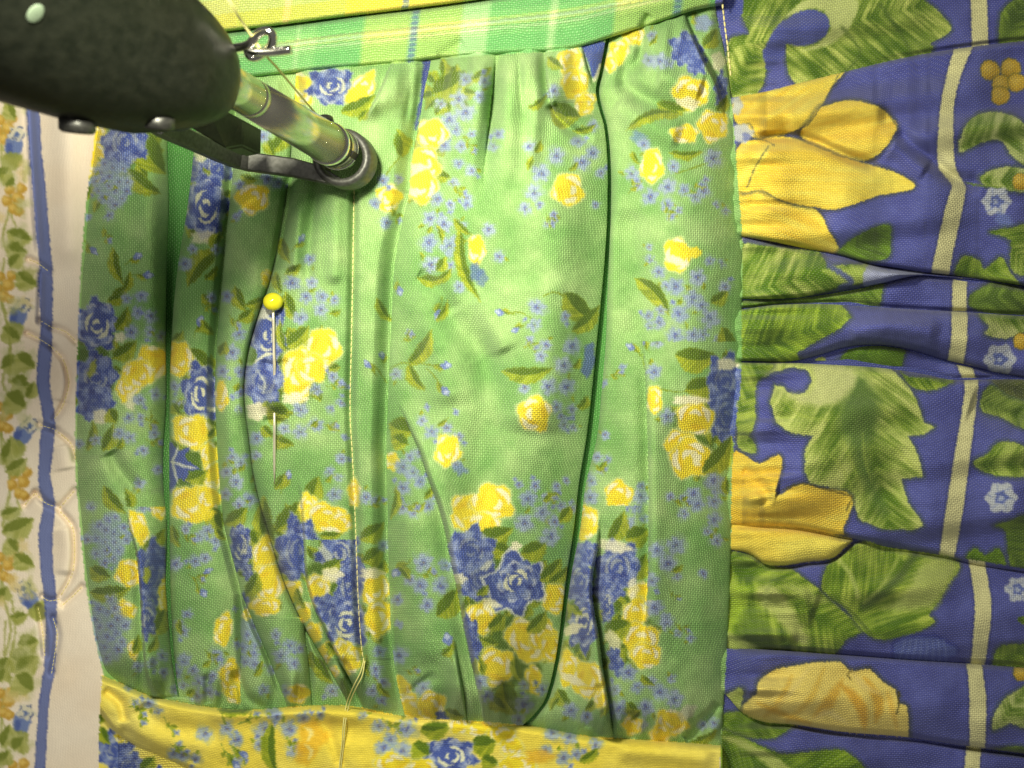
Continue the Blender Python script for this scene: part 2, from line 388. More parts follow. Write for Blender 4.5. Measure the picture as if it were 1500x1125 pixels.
yrose(188, 840, 19, 20); leaf((132, 832), (162, 846), 24); leaf((132, 868), (190, 862), 26); yrose(182, 893, 18, 13)
cluster(160, 920, 24, 44, 16, 8); yrose(240, 872, 8, 24); leaf((222, 932), (242, 892), 26); brose(216, 906, 12, 30, cream=.6); yrose(196, 952, 8, 14)
for p in [(228, 946, 8), (238, 960, 9), (222, 972, 8), (240, 985, 7), (202, 978, 7)]: fmn(*p)
leaf((196, 958), (202, 930), 14); leaf((218, 956), (230, 932), 14)
# --- strip B
brose(284, 250, 20, 18, cream=.4); brose(318, 246, 22, 24, cream=.5); poly(blob(294, 228, 9, 10), CREAM, 4, .9); poly(blob(290, 212, 10, 10), YEL, 4, .9); leaf((304, 262), (298, 246), 9)
brose(302, 302, 30, 46); poly(blob(300, 348, 22, 9), CREAM, 5, .8)
leaf((318, 364), (274, 420), 30); leaf((322, 340), (312, 372), 16); leaf((296, 432), (312, 444), 14); leaf((300, 410), (318, 392), 14)
fmn(271, 386, 11); fmn(318, 366, 9); fmn(282, 366, 7); bud(292, 474, -1.2, 1.0); leaf((296, 470), (312, 490), 14); fmn(310, 436, 8); sprig(296, 446, .4, 20)
leaf((252, 500), (268, 486), 14); leaf((276, 512), (316, 540), 30); yrose(263, 526, 20, 25); brose(294, 576, 26, 44); poly(blob(312, 600, 8, 4), CREAM, 3, .8)
fmn(256, 566, 8); fmn(258, 590, 7); leaf((252, 590), (266, 610), 14)
yrose(282, 632, 30, 24, .3); leaf((306, 640), (318, 625), 12); yrose(306, 668, 12, 22); yrose(312, 700, 14, 22)
poly(catmull([(248, 648), (262, 660), (278, 655), (272, 672), (296, 688), (276, 690), (278, 708), (262, 702), (252, 724), (246, 700)]), BLUE, 2.4)
for q in [(262, 652), (290, 686), (262, 712), (256, 676)]: stroke([(252, 676), ((252 + q[0]) / 2, (676 + q[1]) / 2 + 2), q], 4, (232, 234, 216), 2.4, .8, None if 0 else 'a', True)
leaf((272, 704), (304, 690), 20); yrose(280, 738, 30, 26); yrose(306, 732, 16, 22); leaf((252, 768), (262, 800), 16); leaf((310, 744), (324, 776), 30); poly(blob(300, 756, 16, 8, -.4), YEL, 4, .9)
for p in [(272, 776, 7), (292, 786, 8), (304, 778, 9), (316, 792, 8), (258, 826, 9), (286, 822, 8), (300, 818, 9), (262, 916, 8), (274, 900, 7)]: fmn(*p)
sprig(266, 780, .5, 22); bud(302, 838, -.5, .9); bud(296, 866, .9, .9); sprig(276, 842, .3, 22); leaf((316, 776), (330, 790), 12)
yrose(327, 922, 13, 25, .2); tiny(344, 892, 5); fmn(268, 925, 8); leaf((262, 908), (266, 930), 10)
for p in [(270, 968, 10), (282, 982, 8), (258, 986, 9), (268, 1004, 8), (292, 1000, 10), (306, 1014, 9), (288, 1020, 8), (318, 960, 9), (328, 978, 8), (312, 990, 7), (256, 1010, 8), (346, 945, 6)]: fmn(*p)
leaf((296, 976), (308, 968), 9); leaf((274, 1018), (286, 1010), 10); sprig(300, 952, .6, 24)
yrose(338, 992, 16, 26); yrose(344, 1016, 14, 14)
cluster(368, 936, 16, 44, 10, 8); leaf((372, 990), (384, 968), 10); fmn(386, 1010, 8); brose(358, 880, 8, 14, cream=.2); yrose(362, 900, 6, 8)
# --- strip C
yrose(370, 290, 24, 22); leaf((352, 258), (376, 264), 14); fmn(346, 318, 6); fmn(350, 270, 7); leaf((344, 420), (360, 456), 20); leaf((360, 448), (388, 436), 16); leaf((350, 470), (372, 452), 20)
yrose(390, 408, 7, 13); fmn(332, 434, 8); fmn(350, 490, 11); fmn(340, 516, 11); fmn(326, 544, 10); fmn(352, 545, 9); fmn(352, 576, 8); leaf((322, 520), (330, 500), 16)
yrose(324, 580, 9, 22); fmn(350, 600, 6); sprig(336, 462, .8, 20); leaf((350, 562), (344, 574), 8)
fmn(340, 670, 8); fmn(332, 692, 8); fmn(346, 706, 11); fmn(352, 678, 9); fmn(330, 724, 10); fmn(366, 732, 11); fmn(350, 740, 9); fmn(376, 642, 10); fmn(374, 668, 7); leaf((350, 690), (358, 680), 6); leaf((368, 706), (374, 690), 8)
leaf((330, 768), (362, 744), 28); leaf((362, 776), (376, 800), 26); leaf((384, 736), (390, 800), 20); brose(352, 802, 16, 34, cream=.8)
yrose(388, 812, 18, 26, .2); yrose(394, 856, 20, 30); yrose(388, 888, 22, 14); leaf((360, 874), (378, 838), 24); brose(362, 838, 6, 12, cream=.2)
for p in [(404, 930, 9), (425, 945, 10), (412, 960, 11), (430, 972, 9), (400, 980, 8), (440, 950, 7)]: fmn(*p)
yrose(436, 1016, 18, 14); fmn(418, 1012, 8)
# --- strip D and E
yrose(440, 130, 18, 24, -.4); brose(486, 126, 34, 26, cream=.9); yrose(530, 130, 16, 28, .7); leaf((500, 165), (548, 140), 26); leaf((398, 222), (420, 190), 24); leaf((392, 200), (402, 230), 16); fmn(386, 200, 9); fmn(392, 262, 8); fmn(408, 268, 8); leaf((524, 176), (540, 160), 12)
leaf((412, 348), (424, 384), 16); leaf((418, 402), (440, 388), 16); fmn(454, 380, 8); bud(440, 352, -.9, .9); yrose(392, 406, 6, 11, 0, L_C)
fmn(456, 414, 8); fmn(428, 414, 11); fmn(448, 436, 9); leaf((418, 428), (434, 470), 24); leaf((404, 400), (412, 430), 14); fmn(471, 434, 9); fmn(470, 454, 11); fmn(440, 465, 11); leaf((484, 460), (500, 454), 9); fmn(490, 440, 7)
brose(392, 490, 26, 46, cream=.9); brose(386, 558, 30, 34, cream=.4); poly(blob(376, 603, 16, 13), CREAM, 4, .95)
poly(blob(384, 460, 16, 8, -.2), (240, 240, 220), 4, .9); stroke([(372, 532), (388, 520), (404, 518)], 5, (236, 238, 210), 2, .95, 'a', True); stroke([(378, 545), (388, 560), (386, 575)], 4, (220, 226, 222), 2, .85, 'a', True)
leaf((420, 508), (452, 478), 30); leaf((410, 470), (422, 520), 12)
yrose(438, 548, 24, 40, .1); yrose(474, 510, 24, 28); yrose(458, 540, 22, 20); poly(blob(430, 584, 18, 8), CREAM, 4, .9)
leaf((392, 596), (424, 610), 34); leaf((400, 640), (430, 652), 20); leaf((384, 624), (400, 640), 16)
for p in [(463, 570, 10), (488, 552, 9), (440, 600, 11), (417, 628, 10), (440, 632, 11), (464, 622, 10), (490, 625, 6), (500, 562, 7), (500, 590, 7), (484, 600, 6)]: fmn(*p)
leaf((456, 624), (466, 616), 8); sprig(478, 566, -.2, 22); sprig(474, 622, .1, 20); tiny(506, 640, 6)
bud(420, 700, -1.2, 1.1); leaf((404, 716), (418, 692), 18); leaf((446, 738), (466, 698), 30); fmn(490, 724, 11); fmn(482, 692, 8); fmn(500, 672, 7); fmn(496, 700, 7); leaf((476, 706), (486, 696), 7)
leaf((404, 778), (440, 734), 36); leaf((386, 728), (404, 800), 24); yrose(452, 744, 14, 22); yrose(478, 757, 30, 20, .1); yrose(500, 765, 16, 14)
brose(436, 806, 30, 48, .1, cream=.4); yrose(424, 870, 15, 22, .6, L_D); yrose(440, 900, 13, 20, .6, L_D); yrose(456, 930, 13, 20, .6, L_D); yrose(474, 960, 12, 22, .6, L_D); yrose(488, 985, 8, 10, .6, L_D); leaf((434, 862), (446, 890), 12, L_D)
brose(496, 812, 30, 32, cream=.6); brose(512, 860, 22, 34, cream=.5); leaf((468, 784), (500, 782), 14); poly(blob(478, 812, 18, 6, .9), (220, 226, 210), 3, .8); leaf((472, 834), (500, 820), 22); yrose(466, 862, 18, 22); poly(blob(486, 842, 16, 11), CREAM, 4, .9); leaf((472, 900), (486, 868), 14)
brose(480, 890, 20, 20, cream=.2); brose(508, 914, 32, 34); leaf((478, 944), (498, 955), 18); yrose(514, 964, 15, 22); yrose(500, 948, 12, 12)
yrose(519, 722, 9, 20, 0, L_E); yrose(516, 722, 8, 20, 0, L_D2)
fmn(487, 1012, 10, L_M); leaf((462, 962), (486, 1000), 22, L_M); leaf((455, 955), (470, 985), 14, L_M); poly(blob(505, 1015, 8, 24), OLI2, 4, .8)
yrose(570, 290, 18, 20); fmn(560, 264, 9); fmn(550, 298, 8); fmn(566, 326, 10); fmn(584, 262, 8); leaf((590, 230), (582, 190), 26); stroke([(588, 228), (574, 244), (566, 256)], 2, OLI, 2, .8); sprig(574, 300, 1.1, 26)
leaf((552, 438), (576, 472), 14, L_E); bud(540, 536, -2.3, .9); bud(560, 522, -1.8, .8); stroke([(566, 560), (556, 545), (548, 535)], 2, OLI, 1.6, .8, L_E)
fmn(536, 728, 9); fmn(552, 734, 8); sprig(540, 742, -.4, 24); leaf((528, 790), (562, 766), 28, L_E); leaf((530, 824), (562, 800), 26, L_E); yrose(550, 862, 20, 28, 0, L_E); yrose(554, 906, 19, 26, 0, L_E); fmn(562, 800, 8); brose(528, 838, 8, 14, cream=.3, cl=L_E)
poly(blob(545, 840, 18, 8), CREAM, 4, .9, L_E); fmn(556, 955, 10); fmn(550, 980, 10); fmn(562, 1000, 9); fmn(545, 1012, 9); fmn(560, 1026, 8); leaf((536, 960), (540, 990), 12, L_E); leaf((552, 1000), (570, 1020), 10, L_E)
# --- F
bud(585, 424, 1.3, .9); leaf((598, 536), (632, 484), 24); leaf((598, 534), (622, 572), 18); bud(650, 535, 0, 1.1); bud(650, 570, .9, 1.1); stroke([(572, 540), (588, 532), (612, 532), (640, 536)], 2.2, OLI, 1.6, .85); stroke([(624, 540), (636, 550), (646, 566)], 2, OLI, 1.6, .85)
bud(642, 458, 1.8, 1.1); leaf((640, 470), (656, 440), 12); tiny(598, 488, 5); sprig(588, 500, -.6, 18); fmn(580, 548, 9)
leaf((570, 622), (606, 632), 40); leaf((576, 640), (598, 652), 26); yrose(574, 676, 10, 13)
for p in [(590, 684, 10), (605, 692, 10), (600, 670, 8), (614, 664, 8), (590, 715, 12), (616, 706, 9), (590, 745, 10), (606, 752, 8), (628, 742, 9), (634, 726, 6)]: fmn(*p)
leaf((622, 730), (634, 712), 10); leaf((572, 760), (580, 712), 12); leaf((606, 748), (622, 738), 8); sprig(592, 740, .2, 20)
for p in [(620, 824, 13), (653, 828, 9), (615, 858, 12), (645, 858, 13), (626, 886, 12), (600, 850, 8), (582, 878, 8)]: fmn(*p)
bud(584, 836, 2.4, 1.2); leaf((600, 848), (582, 828), 14); leaf((640, 904), (670, 862), 32, L_F2); sprig(612, 842, -.2, 24)
tiny(584, 914, 7); bud(656, 940, -1.8, 1.3); leaf((648, 960), (664, 946), 14); fmn(584, 960, 12); fmn(620, 1008, 11); sprig(590, 980, .1, 22)
yrose(586, 1012, 15, 22, -.3); yrose(602, 1036, 22, 18, .5); yrose(632, 1034, 20, 22, .2); poly(blob(650, 1050, 12, 8), BLUE, 3); leaf((652, 1040), (680, 1050), 16)
# --- G (the large puffed pleat)
leaf((634, 138), (684, 104), 42); leaf((640, 168), (650, 148), 20); leaf((690, 118), (718, 100), 18)
for p in [(682, 116, 11), (710, 120, 10), (671, 144, 12), (702, 142, 11), (682, 165, 13), (658, 176, 11), (652, 192, 10), (650, 212, 12), (668, 190, 8), (676, 214, 9), (690, 196, 7), (640, 292, 10), (630, 320, 12), (650, 328, 13), (628, 355, 13), (658, 360, 14), (632, 388, 12), (660, 390, 9), (676, 332, 8), (660, 300, 7), (690, 250, 8), (672, 240, 7), (664, 268, 7), (684, 290, 7), (645, 152, 9), (731, 376, 9), (716, 336, 9), (730, 196, 8), (722, 214, 8), (672, 420, 9), (684, 300, 7)]: fmn(*p)
yrose(632, 196, 22, 22); yrose(622, 240, 22, 24); yrose(617, 272, 22, 24); poly(blob(612, 245, 14, 6), CREAM, 3, .95); poly(blob(607, 282, 11, 7, .3), CREAM, 3, .9)
leaf((666, 322), (690, 344), 12); leaf((648, 356), (640, 330), 8); leaf((640, 398), (652, 376), 18); leaf((612, 408), (652, 408), 18); leaf((638, 412), (662, 394), 14); leaf((674, 332), (704, 442), 18, None, OLI, OLI2, OLI3, .12); yrose(698, 366, 12, 22); poly(blob(697, 398, 9, 14), (92, 120, 176), 4, .8); poly(blob(706, 408, 8, 12), (92, 120, 176), 4, .7)
sprig(660, 268, .6, 26); sprig(680, 200, .9, 26)
for p in [(815, 228, 13), (852, 238, 12), (793, 254, 12), (783, 282, 12), (770, 306, 9), (776, 214, 8), (868, 224, 9), (880, 254, 8), (790, 300, 7), (810, 314, 6), (800, 328, 5), (868, 184, 10), (846, 208, 10), (812, 133, 9), (872, 300, 5)]: fmn(*p)
yrose(832, 278, 23, 23); leaf((784, 224), (792, 206), 10); leaf((780, 230), (774, 248), 8); leaf((834, 250), (846, 238), 7); sprig(800, 312, 1.0, 18)
leaf((774, 160), (800, 140), 12); yrose(836, 88, 18, 22); yrose(842, 122, 20, 22); yrose(858, 152, 14, 18, .4); leaf((806, 158), (850, 172), 38); leaf((802, 84), (824, 100), 16); leaf((840, 192), (872, 184), 12); poly([(620, 86), (636, 86), (624, 140), (610, 190), (606, 190), (616, 140)], BLUE3, 4, .95, L_E); poly(catmull([(852, 62), (886, 62), (880, 96), (870, 118), (862, 92)]), BLUE, 3); stroke([(870, 118), (876, 108), (880, 96)], 6, CREAM, 2, .8)
leaf((826, 428), (872, 470), 36); leaf((838, 486), (878, 448), 24); stroke([(796, 434), (812, 428), (832, 436)], 2.4, OLI, 1.6, .85)
for p in [(787, 450, 12), (782, 476, 9), (776, 500, 7), (800, 506, 9), (838, 507, 13), (825, 535, 13), (803, 566, 12), (831, 567, 11), (768, 568, 9), (815, 596, 9), (838, 600, 8), (826, 622, 8), (840, 626, 7), (828, 464, 7), (792, 522, 8), (822, 610, 6), (760, 600, 4)]: fmn(*p)
poly(blob(862, 528, 9, 26, .15), (88, 112, 186), 4, .85); leaf((848, 600), (862, 580), 16); leaf((840, 540), (850, 526), 8); bud(735, 458, 3.3, .9); bud(757, 482, 2.6, .9); stroke([(744, 458), (762, 458), (778, 466)], 2, OLI, 1.6, .8)
leaf((736, 544), (810, 540), 25, None, OLI, OLI2, (190, 205, 60)); yrose(783, 606, 24, 25); sprig(770, 496, .7, 20)
for p in [(672, 640, 8), (632, 632, 10), (654, 626, 8), (618, 616, 8), (668, 680, 8), (830, 704, 6)]: fmn(*p)
leaf((640, 624), (656, 612), 6); tiny(668, 604, 5); tiny(626, 596, 5); yrose(656, 660, 18, 23, .2)
yrose(686, 752, 26, 28); yrose(722, 736, 30, 26, .2); yrose(706, 770, 26, 18); leaf((696, 790), (752, 774), 34); leaf((720, 800), (750, 808), 26)
brose(690, 808, 34, 34, cream=.35); brose(704, 850, 30, 30, cream=.3)
pet = [(755, 800), (772, 826), (794, 822), (796, 850), (800, 878), (776, 884), (764, 908), (742, 894), (718, 900), (716, 872), (704, 846), (728, 834), (738, 810)]
poly(catmull(pet), (214, 220, 222), 3, .95, None); poly(catmull([(754 + (x - 754) * .9, 855 + (y - 855) * .9) for x, y in pet]), BLUE, 2.4, 1, None); brose(757, 852, 31, 31)
leaf((764, 812), (802, 794), 30); leaf((792, 850), (822, 820), 26); leaf((804, 856), (834, 830), 18); leaf((700, 872), (714, 858), 12); poly(blob(714, 828, 10, 5, -.9), (226, 230, 216), 3, .85); poly(blob(756, 800, 8, 7), CREAM, 3, .9)
for p in [(774, 730, 13), (768, 766, 13), (794, 750, 12), (806, 786, 14), (800, 730, 9), (816, 712, 7), (822, 740, 8), (784, 712, 8), (812, 764, 8), (760, 710, 6), (838, 746, 7)]: fmn(*p)
leaf((820, 764), (836, 742), 18); sprig(802, 716, .9, 18); leaf((796, 734), (806, 726), 8); poly(blob(674, 688, 9, 9, .2, .25, 4), (120, 146, 196), 4, .85)
poly(blob(672, 848, 12, 8), CREAM, 3, .8)
yrose(814, 878, 18, 22); yrose(704, 905, 22, 24, .5); brose(690, 936, 13, 34, -.2, cream=.2); leaf((716, 922), (740, 900), 22); yrose(770, 938, 24, 34, -.5); yrose(796, 932, 20, 22, .3); yrose(808, 950, 14, 20); leaf((772, 926), (800, 896), 22); poly(blob(720, 884, 14, 6, .2), CREAM, 3, .9)
yrose(727, 976, 26, 27); leaf((708, 990), (700, 960), 10); yrose(782, 996, 11, 22, -.2); leaf((736, 1000), (756, 1048), 38); leaf((718, 1020), (740, 1040), 22); leaf((754, 962), (764, 1000), 14)
for p in [(704, 1000, 11), (714, 1020, 10), (768, 1032, 13), (760, 1054, 9), (796, 1010, 10), (768, 1004, 7)]: fmn(*p)
# --- H and I
yrose(928, 52, 16, 14, -.4); yrose(906, 76, 14, 18, .4); yrose(894, 92, 9, 14); fmn(954, 52, 7); fmn(966, 90, 11); fmn(950, 88, 9); leaf((952, 66), (962, 52), 7); fmn(980, 92, 8)
brose(1004, 72, 22, 24, cream=.1); brose(1020, 92, 14, 18, cream=.1); yrose(1012, 136, 26, 24); poly(blob(1006, 150, 18, 8), CREAM, 3, .9); yrose(1044, 184, 22, 22); leaf((962, 152), (1006, 162), 26); leaf((918, 190), (1000, 168), 16, None, OLI, OLI2, OLI3, -.12); yrose(1003, 196, 20, 13)
leaf((1014, 18), (1034, 42), 14); poly(blob(1030, 34, 14, 12), (150, 168, 216), 5, .9); leaf((1030, 70), (1050, 44), 22); poly(blob(1052, 90, 10, 14), CREAM, 4, .8); brose(1056, 130, 9, 24, cream=.3); leaf((1050, 164), (1066, 140), 16)
poly(blob(938, 204, 14, 9, .5), (110, 146, 190), 5, .8); yrose(955, 243, 16, 25); leaf((926, 222), (936, 240), 9); leaf((982, 224), (1030, 222), 14); stroke([(990, 254), (1010, 248), (1032, 240)], 2.4, OLI, 1.6, .85)
for p in [(1045, 232, 13), (925, 254, 9), (978, 274, 13), (986, 244, 8), (1002, 278, 8), (952, 288, 12), (978, 300, 11), (1030, 280, 10), (1018, 288, 8), (982, 318, 6), (994, 308, 6), (1050, 300, 6), (1062, 310, 6), (934, 272, 7), (1034, 264, 6), (943, 212, 9), (953, 380, 7), (965, 398, 10), (990, 420, 13), (1022, 406, 12), (1040, 382, 7), (1058, 386, 6), (1062, 420, 9), (976, 420, 8), (950, 362, 5)]: fmn(*p)
sprig(1002, 284, -.5, 30); sprig(974, 296, 1.1, 24); sprig(920, 284, -1, 24); yrose(992, 374, 19, 25); poly(blob(1018, 370, 9, 8), YEL, 3, .9); poly(blob(990, 382, 17, 6, .3), CREAM, 3, .9)
leaf((930, 408), (980, 462), 24, None, OLI, OLI2, OLI3, -.08); leaf((1042, 444), (1066, 428), 20)
for p in [(1015, 438, 13), (995, 460, 14), (1040, 467, 13), (990, 492, 13), (1016, 490, 12), (966, 472, 8), (950, 462, 7), (952, 478, 6), (1055, 500, 10), (962, 502, 9), (958, 545, 11), (978, 610, 11), (1028, 448, 9), (1030, 490, 9), (968, 455, 7)]: fmn(*p)
leaf((988, 520), (1052, 522), 38); leaf((1004, 572), (1050, 556), 34); leaf((1058, 480), (1080, 520), 26); brose(1062, 560, 26, 40, cream=.3); brose(1064, 610, 22, 40, cream=.3); poly(blob(1066, 534, 16, 9), CREAM, 4, .9)
bud(926, 510, 3.7, .9); bud(942, 502, 4.1, .8); stroke([(930, 512), (940, 524), (946, 540)], 2, OLI, 1.6, .8); sprig(888, 552, -.3, 24); tiny(912, 538, 6); tiny(886, 562, 6); tiny(888, 640, 6)
yrose(958, 586, 12, 20); stroke([(968, 570), (990, 574), (1010, 574)], 2.2, OLI, 1.6, .8); yrose(1018, 612, 27, 24, .3); yrose(996, 652, 22, 22); yrose(1012, 672, 30, 28); leaf((1030, 694), (1072, 640), 34); poly(blob(1010, 586, 26, 7), CREAM, 4, .9); poly(blob(1020, 672, 7, 12, -.3), CREAM, 3, .9)
poly(blob(1050, 710, 20, 14, .6), (136, 150, 200), 5, .7); leaf((1064, 700), (1066, 726), 12)
for p in [(1045, 704, 11), (1016, 724, 11), (1046, 734, 11), (1022, 740, 10), (1002, 752, 9), (1046, 762, 10), (990, 798, 14), (962, 806, 12), (978, 826, 13), (955, 850, 12), (1050, 792, 9), (976, 908, 10), (994, 928, 8), (1012, 934, 6), (960, 888, 10), (982, 728, 7), (1002, 730, 6), (1030, 840, 7), (992, 844, 6), (1036, 778, 6)]: fmn(*p)
sprig(984, 732, .1, 26); sprig(988, 912, .5, 24); leaf((984, 838), (1000, 828), 8); sprig(980, 862, .9, 22)
for p in [(875, 670, 7), (890, 674, 6), (866, 704, 10), (864, 728, 12), (938, 728, 10), (932, 744, 9), (917, 770, 12), (940, 712, 6), (880, 690, 6), (886, 636, 5), (944, 760, 6)]: fmn(*p)
yrose(906, 724, 20, 20, .3); yrose(858, 764, 18, 25); leaf((892, 796), (914, 748), 26); leaf((916, 790), (950, 776), 32); leaf((922, 850), (946, 812), 30); sprig(870, 680, .4, 18); leaf((876, 688), (888, 676), 8)
brose(860, 812, 22, 18, cream=.4); brose(905, 832, 32, 38, .2, cream=.5); poly(blob(900, 800, 26, 9, .2), CREAM, 5, .85); brose(890, 862, 24, 20, cream=.3); yrose(940, 872, 18, 20, -.3); poly(blob(928, 862, 8, 16), CREAM, 4, .8)
brose(850, 850, 20, 34, cream=.5); brose(856, 912, 22, 40, .1, cream=.9); leaf((838, 886), (852, 900), 12); poly(blob(838, 922, 14, 8, -.4), CREAM, 3, .9); leaf((822, 956), (856, 978), 28); leaf((834, 906), (824, 880), 14)
yrose(834, 980, 16, 26); yrose(862, 996, 22, 26); poly(blob(840, 996, 20, 6, .4), CREAM, 3, .9); leaf((816, 1010), (836, 1036), 22); fmn(836, 1040, 12); fmn(860, 1050, 10); leaf((858, 1040), (876, 1024), 14); leaf((880, 1050), (890, 1010), 14); leaf((818, 1020), (806, 1040), 12); yrose(880, 1022, 9, 16)
brose(890, 886, 10, 26, cream=.7); yrose(930, 900, 18, 24, .4); yrose(938, 938, 26, 26); yrose(946, 960, 22, 18); leaf((886, 926), (924, 912), 34); leaf((890, 960), (918, 946), 34); leaf((882, 980), (902, 950), 18); poly(blob(898, 940, 10, 18, -.4), CREAM, 4, .8); brose(902, 970, 10, 22, -.3, cream=.2)
for p in [(958, 890, 12), (920, 985, 12), (934, 1006, 10), (906, 1040, 13), (946, 1036, 13), (966, 1014, 11), (988, 1024, 13), (984, 994, 6), (938, 1062, 9), (900, 1010, 9), (954, 1000, 9), (976, 914, 9)]: fmn(*p)
leaf((940, 990), (958, 1004), 10); leaf((918, 1030), (936, 1046), 18); yrose(984, 1058, 24, 18, .3); yrose(926, 1062, 14, 14); yrose(966, 1076, 16, 14); poly(blob(1006, 1044, 16, 10, -.6), (214, 214, 190), 5, .8); leaf((938, 1040), (926, 1054), 12); fmn(1030, 1062, 8); fmn(1046, 1058, 9); leaf((1010, 1088), (1050, 1070), 14)

# ================================================================== print of the blue ruffle
def cv(off, pts): return [(1000 + x / 3.0, off + y / 3.0) for x, y in pts]
GLO, GHI, GDK = (76, 112, 14), (206, 218, 116), (74, 102, 34)
def bleaf(pts, cl, p0, p1, lo=GLO, hi=GHI, ang=.9, edge=.35, halo=True, sm=True, bias=0.0):
    pts = catmull(pts, 4) if sm else np.array(pts, float)
    if halo: poly(pts, (62, 80, 72), 8, .8, cl, 1, 3)
    p0 = np.array(p0, float); d = np.array(p1, float) - p0; L = np.hypot(*d); t = d / L; nn = np.array([-t[1], t[0]]); s0 = rng.randint(999)
    def sh(X, Y, sd):
        a = (X - p0[0]) * t[0] + (Y - p0[1]) * t[1]; b = (X - p0[0]) * nn[0] + (Y - p0[1]) * nn[1]
        q = a * math.sin(ang) - np.abs(b) * math.cos(ang); w = a * math.cos(ang) + np.abs(b) * math.sin(ang)
        n = vnoise(q, w * .09, 3.0, s0) * .36 + vnoise(q, w * .2, 9, s0 + 1) * .3 + fbm(X, Y, 26, s0 % 50) * .34
        e = np.exp(sd / 14.0)
        f = np.clip((n - .5) * 2.1 + .38 + edge * e + bias - .25 * np.exp(-(b / 7.0) ** 2), 0, 1)[..., None]
        return np.array(lo, float) * (1 - f) + np.array(hi, float) * f
    poly(pts, lo, 2.0, 1, cl, .7, 0, sh)
def petal(pts, cl, p0, p1, c1=(255, 238, 104), c2=(252, 214, 66), halo=True, line=False):
    pts = catmull(pts, 4)
    if halo: poly(pts, (58, 66, 62), 7, .75, cl, 1, 3)
    p0 = np.array(p0, float); d = np.array(p1, float) - p0; L = np.hypot(*d); t = d / L; nn = np.array([-t[1], t[0]]); s0 = rng.randint(999)
    def sh(X, Y, sd):
        a = (X - p0[0]) * t[0] + (Y - p0[1]) * t[1]; b = (X - p0[0]) * nn[0] + (Y - p0[1]) * nn[1]
        n = vnoise(b + a * .1, a * .1, 5, s0) * .5 + vnoise(b, a * .14, 15, s0 + 1) * .5
        f = np.clip((n - .5) * 1.5 + .62 - .55 * np.exp(-np.clip(a, 0, None) / (L * .35)), 0, 1)[..., None]
        return np.array(c2, float) * (1 - f) + np.array(c1, float) * f
    poly(pts, c1, 1.8, 1, cl, .5, 0, sh)
def wflower(x, y, r, cl):
    t = np.linspace(0, 2 * math.pi, 36, endpoint=False); rr = r * (.92 + .1 * np.cos(6 * t))
    poly(np.stack([x + rr * np.cos(t), y + rr * np.sin(t)], 1), (206, 212, 224), 2.6, .95, cl, 1.2)
    poly(blob(x, y, r * .42, r * .42, 0, .15), (96, 112, 190), 2.4, .95, cl); poly(blob(x - 1, y + 1, r * .17, r * .17), (190, 200, 228), 2, .9, cl)
    for k in range(6): stroke([(x + r * .5 * math.cos(k * 1.05), y + r * .5 * math.sin(k * 1.05)), (x + r * .85 * math.cos(k * 1.05 + .2), y + r * .85 * math.sin(k * 1.05 + .2))], 1.6, (130, 144, 204), 1.6, .7, cl)
def berry(x, y, r, cl, c=(208, 172, 52)):
    poly(blob(x, y, r, r, 0, .04, 3), (96, 104, 30), 3, .7, cl, .4, 1.5); poly(blob(x, y, r, r, 0, .04, 3), c, 2, 1, cl, .5); poly(blob(x - r * .2, y - r * .25, r * .55, r * .5), (228, 196, 84), 4, .8, cl, .4); stroke([(x - r * .5, y + r * .7), (x, y + r * .85), (x + r * .6, y + r * .6)], 2.4, (176, 136, 30), 2.4, .7, cl)
R = L_R
# R0
bleaf(cv(0, [(265, -60), (1000, -60), (1060, 0), (1120, 45), (1180, 130), (1090, 190), (1100, 215), (1000, 320), (700, 380), (500, 365), (455, 270), (450, 195), (370, 310), (330, 410), (215, 425), (200, 185), (290, 150), (265, 80)]), R['0'], (1120, 60), (1300, 20), edge=.15)
poly(catmull(cv(0, [(450, 75), (560, -10), (760, -10), (750, 90), (660, 190), (520, 225), (600, 185), (645, 130), (630, 60), (560, 38)])), (206, 216, 140), 5, .9, R['0'])
poly(catmull(cv(0, [(365, 200), (410, 120), (490, 62), (570, 42), (635, 72), (640, 140), (590, 185), (510, 203), (455, 195), (440, 250), (375, 310), (352, 250)])), (78, 88, 170), 3, 1, R['0'])
bleaf(cv(0, [(215, 240), (280, 190), (330, 210), (365, 300), (330, 400), (215, 420)]), R['0'], (1075, 130), (1105, 75), edge=.5, halo=False)
stroke(cv(0, [(870, 20), (960, 150), (1010, 240)]), 5, GDK, 4, .6, R['0']); stroke(cv(0, [(700, 120), (780, 230), (700, 330)]), 5, GDK, 5, .6, R['0'])
bleaf(cv(0, [(1400, 60), (1460, 0), (1520, -20), (1520, 210), (1400, 200)]), R['0'], (1470, 60), (1500, 0), GDK, (140, 168, 60)); bleaf(cv(0, [(190, -60), (260, -60), (262, 60), (200, 90)]), R['0'], (1065, 40), (1085, -20), (70, 80, 160), (80, 90, 170), halo=False)
